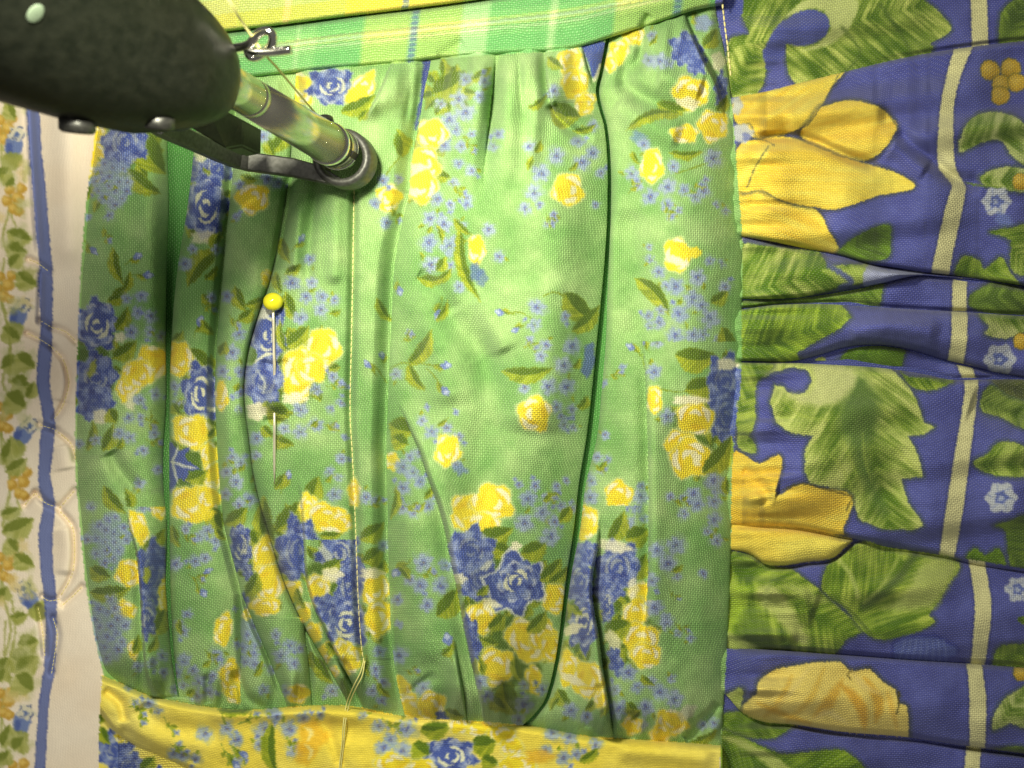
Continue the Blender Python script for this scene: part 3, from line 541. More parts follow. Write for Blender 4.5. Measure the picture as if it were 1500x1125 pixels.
# R1
for pts, a, b in [([(225, 440), (350, 400), (700, 300), (650, 390), (610, 470), (550, 545), (420, 600), (330, 612), (240, 545)], (1085, 190), (1230, 110)),
                  ([(235, 815), (350, 830), (450, 890), (580, 915), (640, 1010), (690, 1130), (500, 1110), (225, 1060)], (1080, 285), (1220, 360))]: petal(cv(0, pts), R['1'], a, b)
petal(cv(0, [(520, 600), (560, 530), (610, 470), (740, 440), (860, 470), (930, 530), (940, 572), (880, 660), (800, 705), (650, 695)]), R['1'], (1165, 200), (1310, 185), (255, 234, 100), (248, 206, 62))
petal(cv(0, [(240, 650), (340, 612), (480, 605), (700, 690), (880, 740), (980, 780), (1018, 828), (860, 860), (690, 917), (560, 908), (440, 882), (340, 835), (250, 835)]), R['1'], (1085, 240), (1330, 272))
petal(cv(0, [(228, 700), (260, 640), (390, 636), (330, 740), (285, 828), (232, 825)]), R['1'], (1080, 270), (1120, 215), halo=False)
for ln in [[(545, 555), (610, 465), (655, 385), (690, 320)], [(250, 548), (295, 545), (325, 612)], [(325, 612), (365, 618), (402, 638)], [(378, 640), (322, 730), (283, 822)], [(345, 830), (440, 885), (560, 912)], [(610, 468), (740, 436), (870, 470), (948, 565)]]: stroke(cv(0, ln), 1.7, (76, 84, 66), 1.8, .75, R['1'])
poly(blob(1088, 195, 15, 14), (196, 200, 210), 4, .95, R['1']); poly(blob(1094, 200, 6, 6), (120, 130, 190), 3, .9, R['1']); poly(blob(1080, 154, 8, 14), (200, 206, 214), 4, .9, R['1'])
bleaf(cv(0, [(680, 1130), (760, 1040), (900, 985), (912, 1060), (890, 1140)]), R['1'], (1230, 378), (1300, 330), GDK, (120, 160, 40), edge=.2)
for b in [(1450, 103, 14), (1480, 100, 14), (1466, 123, 13), (1489, 121, 13), (1465, 140, 13)]: berry(b[0], b[1], b[2], R['1'])
bleaf(cv(0, [(1215, 670), (1240, 560), (1310, 500), (1430, 500), (1520, 570), (1520, 720), (1450, 690), (1400, 620), (1320, 625)]), R['1'], (1410, 215), (1490, 190), GLO, (196, 208, 130), edge=.5)
bleaf(cv(0, [(1310, 775), (1400, 735), (1520, 750), (1520, 840), (1380, 825), (1330, 815)]), R['1'], (1437, 265), (1500, 265), GLO, (196, 208, 130)); stroke(cv(0, [(1240, 800), (1300, 815), (1400, 825)]), 3, (110, 140, 40), 2, .9, R['1'])
wflower(1460, 295, 22, R['1']); poly(blob(1470, 322, 14, 10, .4), (116, 134, 206), 4, .8, R['1']); berry(1495, 266, 12, R['1'])
bleaf(cv(0, [(1350, 1020), (1440, 1000), (1520, 1000), (1520, 1200), (1440, 1180), (1440, 1060)]), R['1'], (1455, 340), (1500, 380), GLO, (170, 190, 90)); bleaf(cv(0, [(1200, 1210), (1230, 1130), (1300, 1140), (1330, 1180), (1400, 1130), (1440, 1200), (1480, 1260), (1330, 1240)]), R['1'], (1410, 405), (1470, 390), GLO, (160, 185, 70))
# R2..R5
bleaf(cv(375, [(240, -60), (600, -20), (640, 40), (820, 35), (800, 120), (690, 140), (480, 190), (240, 195)]), R['2'], (1085, 430), (1250, 390), (84, 122, 16), (214, 222, 134), edge=.1, sm=False)
poly(catmull(cv(375, [(610, 60), (700, 55), (820, 36), (800, 115), (680, 120), (650, 90)])), (176, 196, 96), 4, .8, R['2']); poly(catmull(cv(375, [(815, 40), (900, 60), (1065, 72), (920, 110), (800, 135)])), (170, 176, 214), 3, .95, R['2']); stroke(cv(375, [(640, 40), (740, 110), (690, 140)]), 8, (78, 88, 170), 4, .8, R['2'])
bleaf(cv(375, [(240, 190), (480, 180), (890, 110), (865, 220), (600, 215), (240, 240)]), R['3'], (1085, 445), (1290, 425), (84, 118, 26), (150, 178, 70), edge=.1, sm=False); bleaf(cv(375, [(1250, 190), (1330, 130), (1400, 110), (1520, 170), (1520, 270), (1300, 240)]), R['3'], (1420, 445), (1490, 430), GDK, (130, 160, 60))
bleaf(cv(375, [(240, 240), (400, 212), (600, 205), (700, 212), (742, 270), (690, 320), (560, 390), (500, 430), (525, 475), (240, 480)]), R['4'], (1085, 520), (1245, 462), GLO, (176, 204, 60), edge=.15, sm=False)
bleaf(cv(375, [(1300, 250), (1400, 240), (1520, 250), (1520, 320), (1420, 362), (1330, 345), (1345, 310)]), R['4'], (1440, 462), (1500, 470), GLO, (206, 214, 140), edge=.5); wflower(1465, 526, 24, R['4']); berry(1496, 500, 12, R['4'])
bleaf(cv(375, [(680, 480), (720, 420), (800, 388), (960, 405), (972, 440), (930, 510), (720, 505)]), R['5'], (1230, 530), (1320, 508), (78, 116, 22), (120, 158, 36), edge=.05); bleaf(cv(375, [(580, 480), (605, 432), (640, 480)]), R['5'], (1200, 535), (1202, 515), halo=False)
poly(blob(1462, 553, 6, 8), (120, 90, 40), 3, .6, R['6'])
# R6 the big acanthus leaf
big = cv(375, [(330, 545), (400, 470), (640, 470), (900, 480), (985, 560), (1030, 640), (1060, 730), (1108, 750), (1060, 785), (990, 790), (1040, 890), (1057, 970), (960, 980), (990, 1080), (1050, 1165), (1058, 1185), (1010, 1205), (880, 1200), (780, 1160), (745, 1075), (640, 1015), (560, 1000), (535, 940), (540, 850), (570, 790), (480, 780), (410, 730), (385, 640), (405, 568), (440, 572), (480, 610), (535, 602), (572, 550), (545, 502), (490, 488), (400, 510)])
poly(big, (62, 80, 72), 8, .8, R['6'], 1, 3)
bleaf(big, R['6'], (1257, 550), (1300, 760), (88, 124, 20), (206, 218, 124), ang=.75, edge=.6, halo=False, sm=False, bias=.05)
poly(catmull(cv(375, [(760, 530), (800, 540), (860, 640), (850, 760), (800, 860), (850, 1000), (900, 1120), (860, 1120), (780, 960), (740, 840), (690, 760), (700, 660)])), (92, 126, 52), 18, .85, R['6'], 2)
poly(catmull(cv(375, [(575, 485), (700, 482), (760, 520), (740, 590), (650, 655), (540, 650), (475, 612), (540, 608), (580, 560)])), (212, 218, 148), 10, .9, R['6'], 1.5)
for q in [[(790, 780), (800, 880), (830, 1000)], [(700, 800), (740, 900), (790, 1040)], [(610, 840), (700, 930), (760, 1060)], [(850, 640), (930, 720), (1000, 770)], [(860, 760), (940, 850), (1030, 940)], [(450, 640), (520, 700), (640, 720)]]: stroke(cv(375, q), 3.5, (176, 196, 84), 4, .6, R['6'], True)
bleaf(cv(375, [(955, 505), (1000, 530), (1190, 545), (1090, 590), (1005, 572)]), R['6'], (1320, 555), (1390, 557), GLO, (170, 190, 70)); bleaf(cv(375, [(240, 470), (400, 478), (330, 550), (318, 640), (320, 720), (280, 805), (240, 780)]), R['6'], (1085, 600), (1120, 540), GLO, (176, 196, 80)); bleaf(cv(375, [(240, 790), (300, 798), (322, 865), (250, 850)]), R['6'], (1085, 650), (1100, 645))
petal(cv(375, [(200, 1000), (225, 865), (262, 868), (340, 912), (420, 872), (437, 925), (412, 1050), (520, 1000), (600, 1020), (745, 1055), (705, 1200), (690, 1225), (400, 1220), (200, 1200)]), R['6'], (1075, 740), (1230, 740), (255, 234, 100), (250, 206, 58))
for q in [[(410, 1052), (430, 1035), (520, 1002), (620, 1022), (745, 1057)], [(745, 1057), (720, 1120)]]: stroke(cv(375, q), 2.4, (84, 80, 40), 1.8, .85, R['6'])
poly(catmull(cv(375, [(420, 1100), (560, 1030), (720, 1060), (680, 1130), (560, 1180)])), (246, 200, 56), 14, .6, R['6'], 2)
petal(cv(750, [(190, 40), (500, 60), (690, 95), (748, 128), (680, 197), (540, 222), (420, 238), (340, 228), (300, 192), (190, 168)]), R['7a'], (1070, 800), (1240, 790), (255, 238, 104), (252, 220, 76), halo=False)
bleaf(cv(375, [(1305, 650), (1350, 570), (1440, 600), (1520, 640), (1520, 760), (1400, 710), (1330, 690)]), R['6'], (1440, 590), (1500, 610), GDK, (170, 190, 90)); bleaf(cv(375, [(1275, 905), (1340, 870), (1400, 815), (1520, 850), (1520, 960), (1420, 970), (1330, 950)]), R['6'], (1430, 680), (1500, 680), GLO, (180, 200, 96)); wflower(1467, 729, 24, R['6'])
bleaf(cv(750, [(1370, 60), (1440, 40), (1520, 30), (1520, 300), (1440, 240), (1420, 90)]), R['6'], (1460, 770), (1495, 830), GDK, (120, 150, 40)); bleaf(cv(750, [(1245, 220), (1280, 160), (1330, 190), (1390, 160), (1420, 240), (1330, 260)]), R['6'], (1420, 820), (1460, 815), GLO, (120, 155, 40)); bleaf(cv(375, [(1340, 520), (1400, 500), (1520, 560), (1520, 630), (1420, 600)]), R['6'], (1450, 555), (1500, 575), (60, 70, 50), (110, 120, 60))
# R7
bleaf(cv(750, [(180, 165), (300, 185), (350, 228), (480, 250), (600, 340), (700, 430), (810, 520), (720, 560), (660, 640), (400, 640), (180, 640)]), R['7'], (1075, 830), (1250, 935), (84, 120, 16), (184, 206, 80), edge=.1, sm=False)
for q, c in [([(330, 330), (400, 320), (480, 420), (560, 560), (520, 590), (420, 480), (340, 400)], (206, 212, 132)), ([(420, 320), (520, 320), (640, 390), (560, 400), (480, 350)], (190, 206, 110)), ([(230, 330), (300, 340), (270, 430), (240, 500), (200, 520)], (176, 206, 60)), ([(270, 430), (330, 430), (400, 590), (260, 590)], (104, 134, 40))]: poly(catmull(cv(750, q)), c, 10, .8, R['7'], 2)
bleaf(cv(750, [(610, 320), (640, 230), (700, 195), (790, 130), (960, 150), (1210, 215), (1160, 330), (1120, 400), (1085, 450), (1102, 490), (950, 552), (820, 545), (720, 430), (640, 370)]), R['7'], (1255, 900), (1335, 805), (84, 122, 14), (196, 214, 90), ang=.6, edge=.3)
poly(catmull(cv(750, [(1060, 215), (1205, 225), (1120, 400), (1060, 430), (880, 430), (990, 340)])), (200, 212, 122), 12, .85, R['7'], 2); stroke(cv(750, [(1020, 190), (920, 320), (800, 415)]), 12, (82, 108, 44), 9, .9, R['7']); stroke(cv(750, [(690, 215), (740, 280), (770, 370)]), 7, (196, 210, 120), 6, .8, R['7'])
stroke(cv(750, [(960, 180), (880, 320), (800, 395)]), 5, (200, 212, 120), 5, .6, R['7']); stroke(cv(750, [(640, 370), (740, 440), (830, 540)]), 5, (86, 110, 44), 5, .8, R['7'])
poly(blob(1352, 952, 50, 24, 0, .05), (56, 66, 160), 5, .9, R['7']); poly(blob(1352, 954, 46, 21, 0, .05), (100, 116, 196), 5, .9, R['7'])
for k in range(8): stroke([(1316 + k * 10, 968), (1322 + k * 9, 952), (1326 + k * 8, 938)], 3, (130, 146, 212), 3, .7, R['7'])
wflower(1492, 863, 20, R['7']); bleaf(cv(750, [(1365, 640), (1400, 590), (1520, 590), (1520, 700), (1380, 690)]), R['7'], (1460, 975), (1500, 950), GLO, (150, 180, 60)); bleaf(cv(750, [(1470, 470), (1520, 460), (1520, 510)]), R['7'], (1490, 910), (1500, 905), halo=False)
poly(cv(750, [(190, 520), (330, 590), (240, 620), (190, 610)]), (200, 214, 120), 6, .8, R['7'])
# R8 rose
rose = cv(750, [(240, 880), (320, 800), (340, 740), (420, 690), (560, 665), (690, 658), (740, 700), (820, 690), (870, 740), (930, 780), (952, 840), (985, 860), (992, 960), (960, 1000), (700, 990), (500, 960), (300, 930)])
poly(catmull(rose), (60, 68, 60), 8, .8, R['8'], 1, 4); poly(catmull(rose), (254, 230, 124), 2, 1, R['8'], .7)
for q, c, w in [([(700, 740), (640, 840), (580, 900)], (236, 184, 56), 16), ([(480, 720), (430, 830), (360, 900)], (240, 196, 70), 9), ([(620, 690), (560, 820), (460, 920)], (240, 200, 76), 8), ([(800, 730), (860, 830), (850, 920)], (236, 180, 50), 14), ([(700, 760), (780, 850), (800, 950)], (232, 172, 44), 16), ([(900, 790), (920, 860), (940, 950)], (244, 200, 84), 9), ([(330, 840), (420, 880), (560, 930)], (238, 186, 50), 8), ([(720, 930), (640, 880), (580, 910)], (252, 232, 150), 9), ([(740, 700), (790, 760), (870, 800)], (252, 228, 140), 9), ([(560, 680), (500, 760), (420, 850)], (252, 230, 140), 7)]: stroke(cv(750, q), w, c, 7, .75, R['8'], True)
stroke(cv(750, [(950, 790), (948, 850), (942, 885)]), 3, (80, 74, 30), 2, .9, R['8']); stroke(cv(750, [(740, 700), (725, 715), (740, 735)]), 2.4, (110, 96, 40), 2, .8, R['8'])
bleaf(cv(750, [(180, 815), (262, 775), (245, 880), (180, 870)]), R['8'], (1065, 1030), (1085, 1015), (170, 190, 80), (206, 214, 130)); bleaf(cv(750, [(1365, 960), (1370, 890), (1410, 825), (1460, 790), (1520, 770), (1520, 940), (1440, 930)]), R['8'], (1460, 1070), (1495, 1020), GLO, (196, 208, 130), edge=.5); berry(1496, 985, 12, R['8']); bleaf(cv(750, [(1340, 1060), (1440, 1030), (1520, 1040), (1520, 1100), (1430, 1090)]), R['8'], (1450, 1100), (1500, 1100), GDK, (120, 150, 50))
# R9
bleaf(cv(750, [(170, 890), (300, 880), (500, 920), (480, 945), (400, 992), (280, 990), (180, 960)]), R['9'], (1065, 1060), (1160, 1065), GLO, (150, 180, 60)); bleaf(cv(750, [(150, 985), (260, 988), (420, 1060), (560, 1055), (700, 1048), (800, 1125), (900, 1300), (200, 1300)]), R['9'], (1060, 1080), (1240, 1160), GLO, (150, 182, 50)); poly(catmull(cv(750, [(170, 992), (250, 995), (400, 1070), (480, 1140), (420, 1150), (300, 1060)])), (196, 206, 120), 6, .85, R['9'])
# cream stripe woven into the ruffle print
def stripe(cl, pts):
    l = [(a, y) for y, a, b in pts]; r = [(b, y) for y, a, b in pts]
    l = catmull(l, 4, False) if len(l) > 2 else np.array(l, float); r = catmull(r, 4, False) if len(r) > 2 else np.array(r, float)
    pp = np.concatenate([l, r[::-1]])
    poly(pp, (56, 62, 130), 4, .8, cl, .2, 2.5); poly(pp, (232, 228, 172), 1.8, 1, cl, .25)
stripe(R['0'], [(-140, 1420, 1445), (-40, 1421, 1446), (0, 1422, 1446), (80, 1424, 1448)])
stripe(R['1'], [(50, 1401, 1428), (68, 1398, 1425), (110, 1387, 1408), (160, 1377, 1397), (233, 1373, 1398), (255, 1381, 1404), (272, 1394, 1414), (300, 1386, 1411), (375, 1369, 1395), (420, 1362, 1388)])
stripe(R['3'], [(395, 1396, 1417), (430, 1395, 1416), (470, 1394, 1416)]); stripe(R['4'], [(440, 1393, 1416), (490, 1394, 1417), (528, 1388, 1412), (545, 1386, 1410)])
stripe(R['5'], [(505, 1390, 1413), (560, 1412, 1432)]); stripe(R['6'], [(530, 1400, 1424), (545, 1406, 1430), (562, 1413, 1433), (610, 1408, 1428), (675, 1397, 1420), (750, 1385, 1410), (817, 1375, 1398), (840, 1370, 1394)])
stripe(R['7'], [(800, 1416, 1440), (827, 1420, 1443), (883, 1428, 1452), (930, 1426, 1449), (970, 1422, 1443), (990, 1420, 1441)]); stripe(R['8'], [(965, 1415, 1437), (1000, 1419, 1442), (1033, 1420, 1445), (1097, 1420, 1443), (1110, 1420, 1443)]); stripe(R['9'], [(1080, 1416, 1437), (1100, 1415, 1437), (1130, 1413, 1435), (1270, 1410, 1432)])

# ================================================================== print of the plaid bands
m = lab == L_PL; v = (YY - P1(xs)[None, :]) / (GTOP(xs) - P1(xs))[None, :]; u = XX + YY * .12
def steps(t, tab):
    out = np.zeros(t.shape + (3,)); out[:] = tab[0][1]
    for t0, c in tab: out[t >= t0] = c
    return out
G1, G2, YG, PY, WH, BG = (112, 184, 108), (144, 204, 126), (174, 208, 98), (194, 212, 104), (200, 228, 172), (124, 160, 176)
wc = steps(u, [(-200, G2), (352, G1), (412, G2), (440, WH), (446, G2), (470, G1), (538, PY), (606, BG), (617, PY), (680, WH), (720, G1), (808, WH), (819, G1), (903, PY), (988, BG), (1000, PY), (1040, G1)])
wr = steps(v, [(-1, G1), (.16, G1), (.24, G2), (.34, (220, 224, 130)), (.40, (240, 240, 214)), (.45, (232, 226, 140)), (.49, G2), (.52, (224, 234, 190)), (.57, G2), (.66, G1), (.9, G2)])
kb = np.ones(7) / 7; wc = np.stack([np.apply_along_axis(lambda r: np.convolve(np.pad(r, 3, 'edge'), kb, 'valid'), 1, wc[..., c]) for c in range(3)], -1)
canvas[m] = (wc * .55 + wr * .45)[m]
dash = m & (u > 607) & (u < 617) & ((YY // 4) % 2 == 0); canvas[dash] = canvas[dash] * .5 + np.array([74, 96, 150]) * .5
dash = m & (u > 989) & (u < 999) & ((YY // 4) % 2 == 0); canvas[dash] = canvas[dash] * .5 + np.array([74, 96, 150]) * .5
m = lab == L_PU; v = (P1(xs)[None, :] - YY); u = XX + YY * .15
wc = steps(u, [(-200, PY), (352, YG), (418, (240, 214, 150)), (428, YG), (508, (246, 220, 70)), (590, BG), (600, (246, 222, 80)), (680, PY), (780, G2)])
wr = steps(v, [(-99, (236, 214, 100)), (6, (248, 222, 80)), (26, (240, 232, 150)), (48, WH), (56, PY), (90, G2)])
canvas[m] = (wc * .55 + wr * .45)[m]
dash = m & (u > 590) & (u < 600) & ((YY // 4) % 2 == 0); canvas[dash] = canvas[dash] * .55 + np.array([84, 104, 150]) * .45

# ================================================================== print of the yellow band and the patch under it
Y_ = L_Y
for p in [(300, 1075, 10), (332, 1068, 11), (345, 1083, 10), (400, 1046, 11), (386, 1068, 12), (424, 1068, 12), (406, 1050, 9), (444, 1052, 9), (380, 1092, 8), (430, 1100, 10), (470, 1047, 7), (532, 1048, 6), (555, 1064, 10), (572, 1084, 12), (595, 1068, 14), (562, 1095, 11), (590, 1100, 12), (218, 1030, 8), (230, 1042, 7), (198, 1030, 6), (188, 1006, 6), (255, 1104, 9), (268, 1106, 10), (286, 1112, 8), (262, 1092, 6), (810, 1074, 11), (834, 1080, 12), (872, 1090, 10), (825, 1110, 12), (800, 1100, 9), (350, 1110, 8), (844, 1105, 8)]: fmn(p[0], p[1], p[2], Y_, .85)
for s_ in [(196, 1026, .9, 26), (206, 1040, 1.3, 20), (240, 1050, .9, 30), (250, 1090, .4, 26), (325, 1090, 1.1, 30), (340, 1095, .7, 28), (350, 1060, -.5, 30), (560, 1052, .5, 34), (604, 1110, .5, 26), (420, 1080, .8, 20)]: sprig(*s_, Y_)
bud(355, 1104, .6, 1, Y_); bud(344, 1118, .9, 1, Y_); leaf((398, 1058), (406, 1140), 22, Y_); leaf((320, 1040), (360, 1040), 12, Y_); stroke([(330, 1060), (326, 1045), (340, 1040)], 2.4, OLI, 2, .8, Y_); leaf((352, 1046), (366, 1036), 10, Y_)
for q in [(456, 1080, 20, 26), (445, 1104, 14, 16)]: poly(blob(*q), (240, 186, 40), 9, .7, Y_, 2)
stroke([(446, 1066), (456, 1072), (450, 1086)], 6, (250, 236, 150), 4, .9, Y_, True); stroke([(446, 1090), (456, 1100), (452, 1112)], 6, (250, 236, 150), 4, .9, Y_, True)
leaf((616, 1070), (660, 1062), 28, Y_); leaf((604, 1090), (640, 1110), 34, Y_); yrose(700, 1066, 26, 14, .2, Y_); yrose(672, 1062, 14, 12, 0, Y_); yrose(735, 1076, 20, 14, 0, Y_); yrose(750, 1096, 16, 14, 0, Y_); leaf((690, 1092), (728, 1086), 34, Y_); leaf((705, 1110), (730, 1120), 24, Y_); brose(660, 1108, 36, 26, 0, Y_); yrose(575, 1118, 26, 14, 0, Y_); yrose(760, 1118, 26, 14, 0, Y_); poly(blob(790, 1108, 22, 10), (242, 190, 50), 7, .8, Y_); leaf((850, 1116), (876, 1096), 16, Y_); yrose(620, 1128, 20, 16, 0, Y_)
for x in range(560, 1000, 46): yrose(x, 1165 + 14 * math.sin(x), 18, 14, 0, Y_); leaf((x + 20, 1150), (x + 40, 1175), 18, Y_)
brose(168, 1098, 26, 26, 0, L_LOW, .4); brose(190, 1122, 22, 20, 0, L_LOW, .4); leaf((146, 1064), (160, 1090), 18, L_LOW); yrose(178, 1080, 10, 8, .5, L_LOW); leaf((206, 1130), (226, 1108), 24, L_LOW); brose(230, 1140, 20, 16, 0, L_LOW, .5); leaf((148, 1060), (150, 1040), 14, L_LOW); brose(160, 1160, 30, 26, 0, L_LOW); leaf((200, 1170), (240, 1160), 24, L_LOW)

# ================================================================== print of the cream border
Bd = L_BORD
LG, LG2, LG3 = (156, 162, 72), (112, 126, 40), (198, 198, 122)
def lleaf(a, b, w):
    m = ((a[0] + b[0]) / 2, (a[1] + b[1]) / 2)
    poly(blob(m[0], m[1], w * .8, w * .7, rng.rand() * 3, .2), (200, 202, 146), 9, .5, Bd, 2.5)
    leaf(a, b, w * 1.35, Bd, LG, LG2, LG3)
def berries(x, y):
    stroke([(x + 2, y + 40), (x - 6, y + 20), (x, y)], 3, LG, 3, .7, Bd)
    for dx, dy, r in [(-8, -14, 8), (9, -16, 8), (-12, 2, 8), (4, -2, 9), (-2, 14, 8), (6, 18, 7)]:
        poly(blob(x + dx, y + dy, r, r, 0, .05, 3), (206, 162, 60), 3, .95, Bd, .5); poly(blob(x + dx - 2, y + dy - 2, r * .55, r * .5), (238, 204, 110), 4, .9, Bd, .4)
def bell(x, y, a=0.0):
    c, s = math.cos(a), math.sin(a)
    def tr(u, v): return (x + u * c - v * s, y + u * s + v * c)
    poly(catmull([tr(-14, 8), tr(-8, -8), tr(8, -6), tr(12, 10), tr(6, 24), tr(-8, 24)]), (112, 132, 190), 3, .95, Bd); poly(catmull([tr(-12, 10), tr(-4, 4), tr(-2, 20), tr(-8, 24)]), (70, 90, 165), 4, .7, Bd)
    poly(catmull([tr(-14, 22), tr(10, 20), tr(12, 36), tr(0, 46), tr(-14, 40)]), LG, 4, .9, Bd)
    poly(blob(*tr(2, -10), 13, 11, a, .2, 5), (226, 220, 200), 3, .95, Bd)
    for k in range(4):
        t = k * 1.55; q = tr(2 + 10 * math.cos(t), -10 + 9 * math.sin(t)); q2 = tr(2 + 11 * math.cos(t + .7), -10 + 10 * math.sin(t + .7)); stroke([q, ((q[0] + q2[0]) / 2 + 2, (q[1] + q2[1]) / 2 - 1), q2], 1.8, (62, 80, 140), 1.6, .8, Bd)
    poly(blob(*tr(2, -8), 4, 4), (84, 108, 170), 2.4, .9, Bd)
for k, y0 in enumerate((-190, 20, 230, 440, 650, 860, 1070, 1270)):
    stroke([(6, y0 - 60), (-4 + 6, y0), (16, y0 + 60), (4, y0 + 120), (22, y0 + 150)], 4, LG, 3, .75, Bd)
for y in (-60, 190, 420, 610, 830, 1030): yy = y; berries(8 if y in (190, 420, 830, 1030) else 6, yy)
berries(22, 292); berries(30, 708); berries(26, 1135); berries(28, 90)
bell(22, 205, .1); bell(30, 455, .3); bell(38, 630, .5); bell(38, 870, -.7); bell(34, 1052, .2); bell(24, 20, .1)
for a, b, w in [((10, 150), (22, 176), 16), ((0, 262), (14, 246), 22), ((18, 258), (6, 272), 18), ((10, 340), (46, 352), 24), ((8, 362), (40, 370), 22), ((14, 392), (30, 372), 18), ((24, 400), (54, 420), 22), ((4, 480), (30, 500), 20), ((2, 540), (30, 524), 26), ((24, 520), (50, 540), 24), ((16, 560), (44, 566), 26), ((8, 578), (38, 598), 30), ((40, 584), (50, 560), 14), ((6, 680), (16, 640), 20), ((8, 692), (40, 672), 18), ((0, 755), (30, 745), 16), ((4, 780), (50, 760), 24), ((10, 790), (26, 810), 20), ((20, 812), (50, 830), 20), ((0, 880), (10, 860), 18), ((14, 905), (40, 900), 14), ((26, 945), (56, 940), 26), ((14, 962), (44, 970), 30), ((24, 984), (54, 962), 24), ((0, 985), (12, 962), 22), ((22, 990), (48, 1014), 30), ((0, 1000), (8, 978), 18), ((4, 1095), (14, 1060), 20), ((20, 1100), (36, 1080), 22), ((0, 1120), (14, 1100), 18), ((-30, 400), (-10, 440), 30), ((-40, 640), (-10, 700), 30), ((-40, 900), (-12, 940), 30)]: lleaf(a, b, w)
for _k in range(34):
    x_, y_, t_ = -10 + 58 * rng.rand(), -20 + 1150 * rng.rand(), rng.rand() * 6.28
    poly(blob(x_, y_, 9 + 6 * rng.rand(), 5 + 3 * rng.rand(), t_, .2), ((206, 204, 150), (176, 178, 100), (232, 208, 140))[_k % 3], 7, .6, Bd, 2)
for q in [[(10, 470), (16, 520), (14, 560)], [(18, 880), (22, 930), (10, 980)], [(8, 910), (6, 960)]]: stroke(q, 3, LG, 3, .7, Bd)
rib = [(-140, 30, 48), (0, 34, 52), (100, 37, 55), (161, 40, 57), (230, 44, 61), (283, 49, 67), (337, 53, 71), (390, 59, 76), (403, 57, 76), (427, 57, 77), (475, 61, 76), (520, 57, 75), (560, 55, 72), (613, 64, 80), (640, 60, 79), (693, 57, 73), (715, 58, 76), (741, 64, 80), (783, 57, 76), (830, 60, 77), (877, 65, 82), (923, 68, 82), (960, 66, 81), (987, 64, 79), (1021, 59, 72), (1095, 53, 67), (1180, 50, 64), (1275, 48, 62)]
l = catmull([(a, y) for y, a, b in rib], 4, False); r = catmull([(b, y) for y, a, b in rib], 4, False)
poly(np.concatenate([l, r[::-1]]), (116, 127, 182), 1.8, 1, Bd, .3); stroke([tuple(q) for q in l[::4]], 2.0, (84, 96, 160), 1.6, .8, Bd); stroke([tuple(q) for q in r[::4]], 2.0, (84, 96, 160), 1.6, .8, Bd)

LIN = srgb(canvas)

# ================================================================== cloth surfaces
QZ = np.full((HH, WW), -99.0)

def polydist(pts, X, Y):
    d = np.full(X.shape, 1e9); tt = np.zeros(X.shape); n = len(pts)
    for k in range(n - 1):
        ax, ay = pts[k]; bx, by = pts[k + 1]; ex, ey = bx - ax, by - ay; L = ex*ex + ey*ey + 1e-9
        t = np.clip(((X - ax) * ex + (Y - ay) * ey) / L, 0, 1); q = np.hypot(X - ax - t * ex, Y - ay - t * ey)
        b = q < d; d = np.where(b, q, d); tt = np.where(b, (k + t) / (n - 1), tt)
    return d, tt

def valley(pts, depth, width, t0=.15, t1=.15):
    pts = [tuple(q) for q in catmull(pts, 3, False)]
    a = np.array(pts); x0, y0 = a.min(0) - 3 * width; x1, y1 = a.max(0) + 3 * width
    def f(X, Y, z):
        m = (X > x0) & (X < x1) & (Y > y0) & (Y < y1)
        if m.any():
            d, t = polydist(pts, X[m], Y[m])
            k = smooth(t / max(t0, 1e-3)) * smooth((1 - t) / max(t1, 1e-3)) if (t0 or t1) else 1.0
            z[m] -= depth * np.exp(-(d / width) ** 2) * k
    return f

def step(pts, amp, decay, sgn=1, t0=.25, t1=0., axis='v', under=.45, roll=5.0):
    fn = curve(rev(pts)) if axis == 'v' else curve(pts)
    lo = min(p[1] if axis == 'v' else p[0] for p in pts); hi = max(p[1] if axis == 'v' else p[0] for p in pts)
    def f(X, Y, z):
        A, B = (Y, X) if axis == 'v' else (X, Y)
        m = (A > lo) & (A < hi)
        a = A[m]; d = (B[m] - fn(a)) * sgn; t = (a - lo) / (hi - lo)
        k = (smooth(t / t0) if t0 else 1.) * (smooth((1 - t) / t1) if t1 else 1.)
        up = np.exp(-(np.clip(d, 0, None) / decay) ** 2) * np.sqrt(np.clip(1 - (1 - np.clip(d / roll, 0, 1)) ** 2, 0, 1))
        dn = np.exp(-(np.clip(-d, 0, None) / (decay * .35)) ** 2) * under
        z[m] += amp * k * np.where(d > 0, up, -dn)
    return f

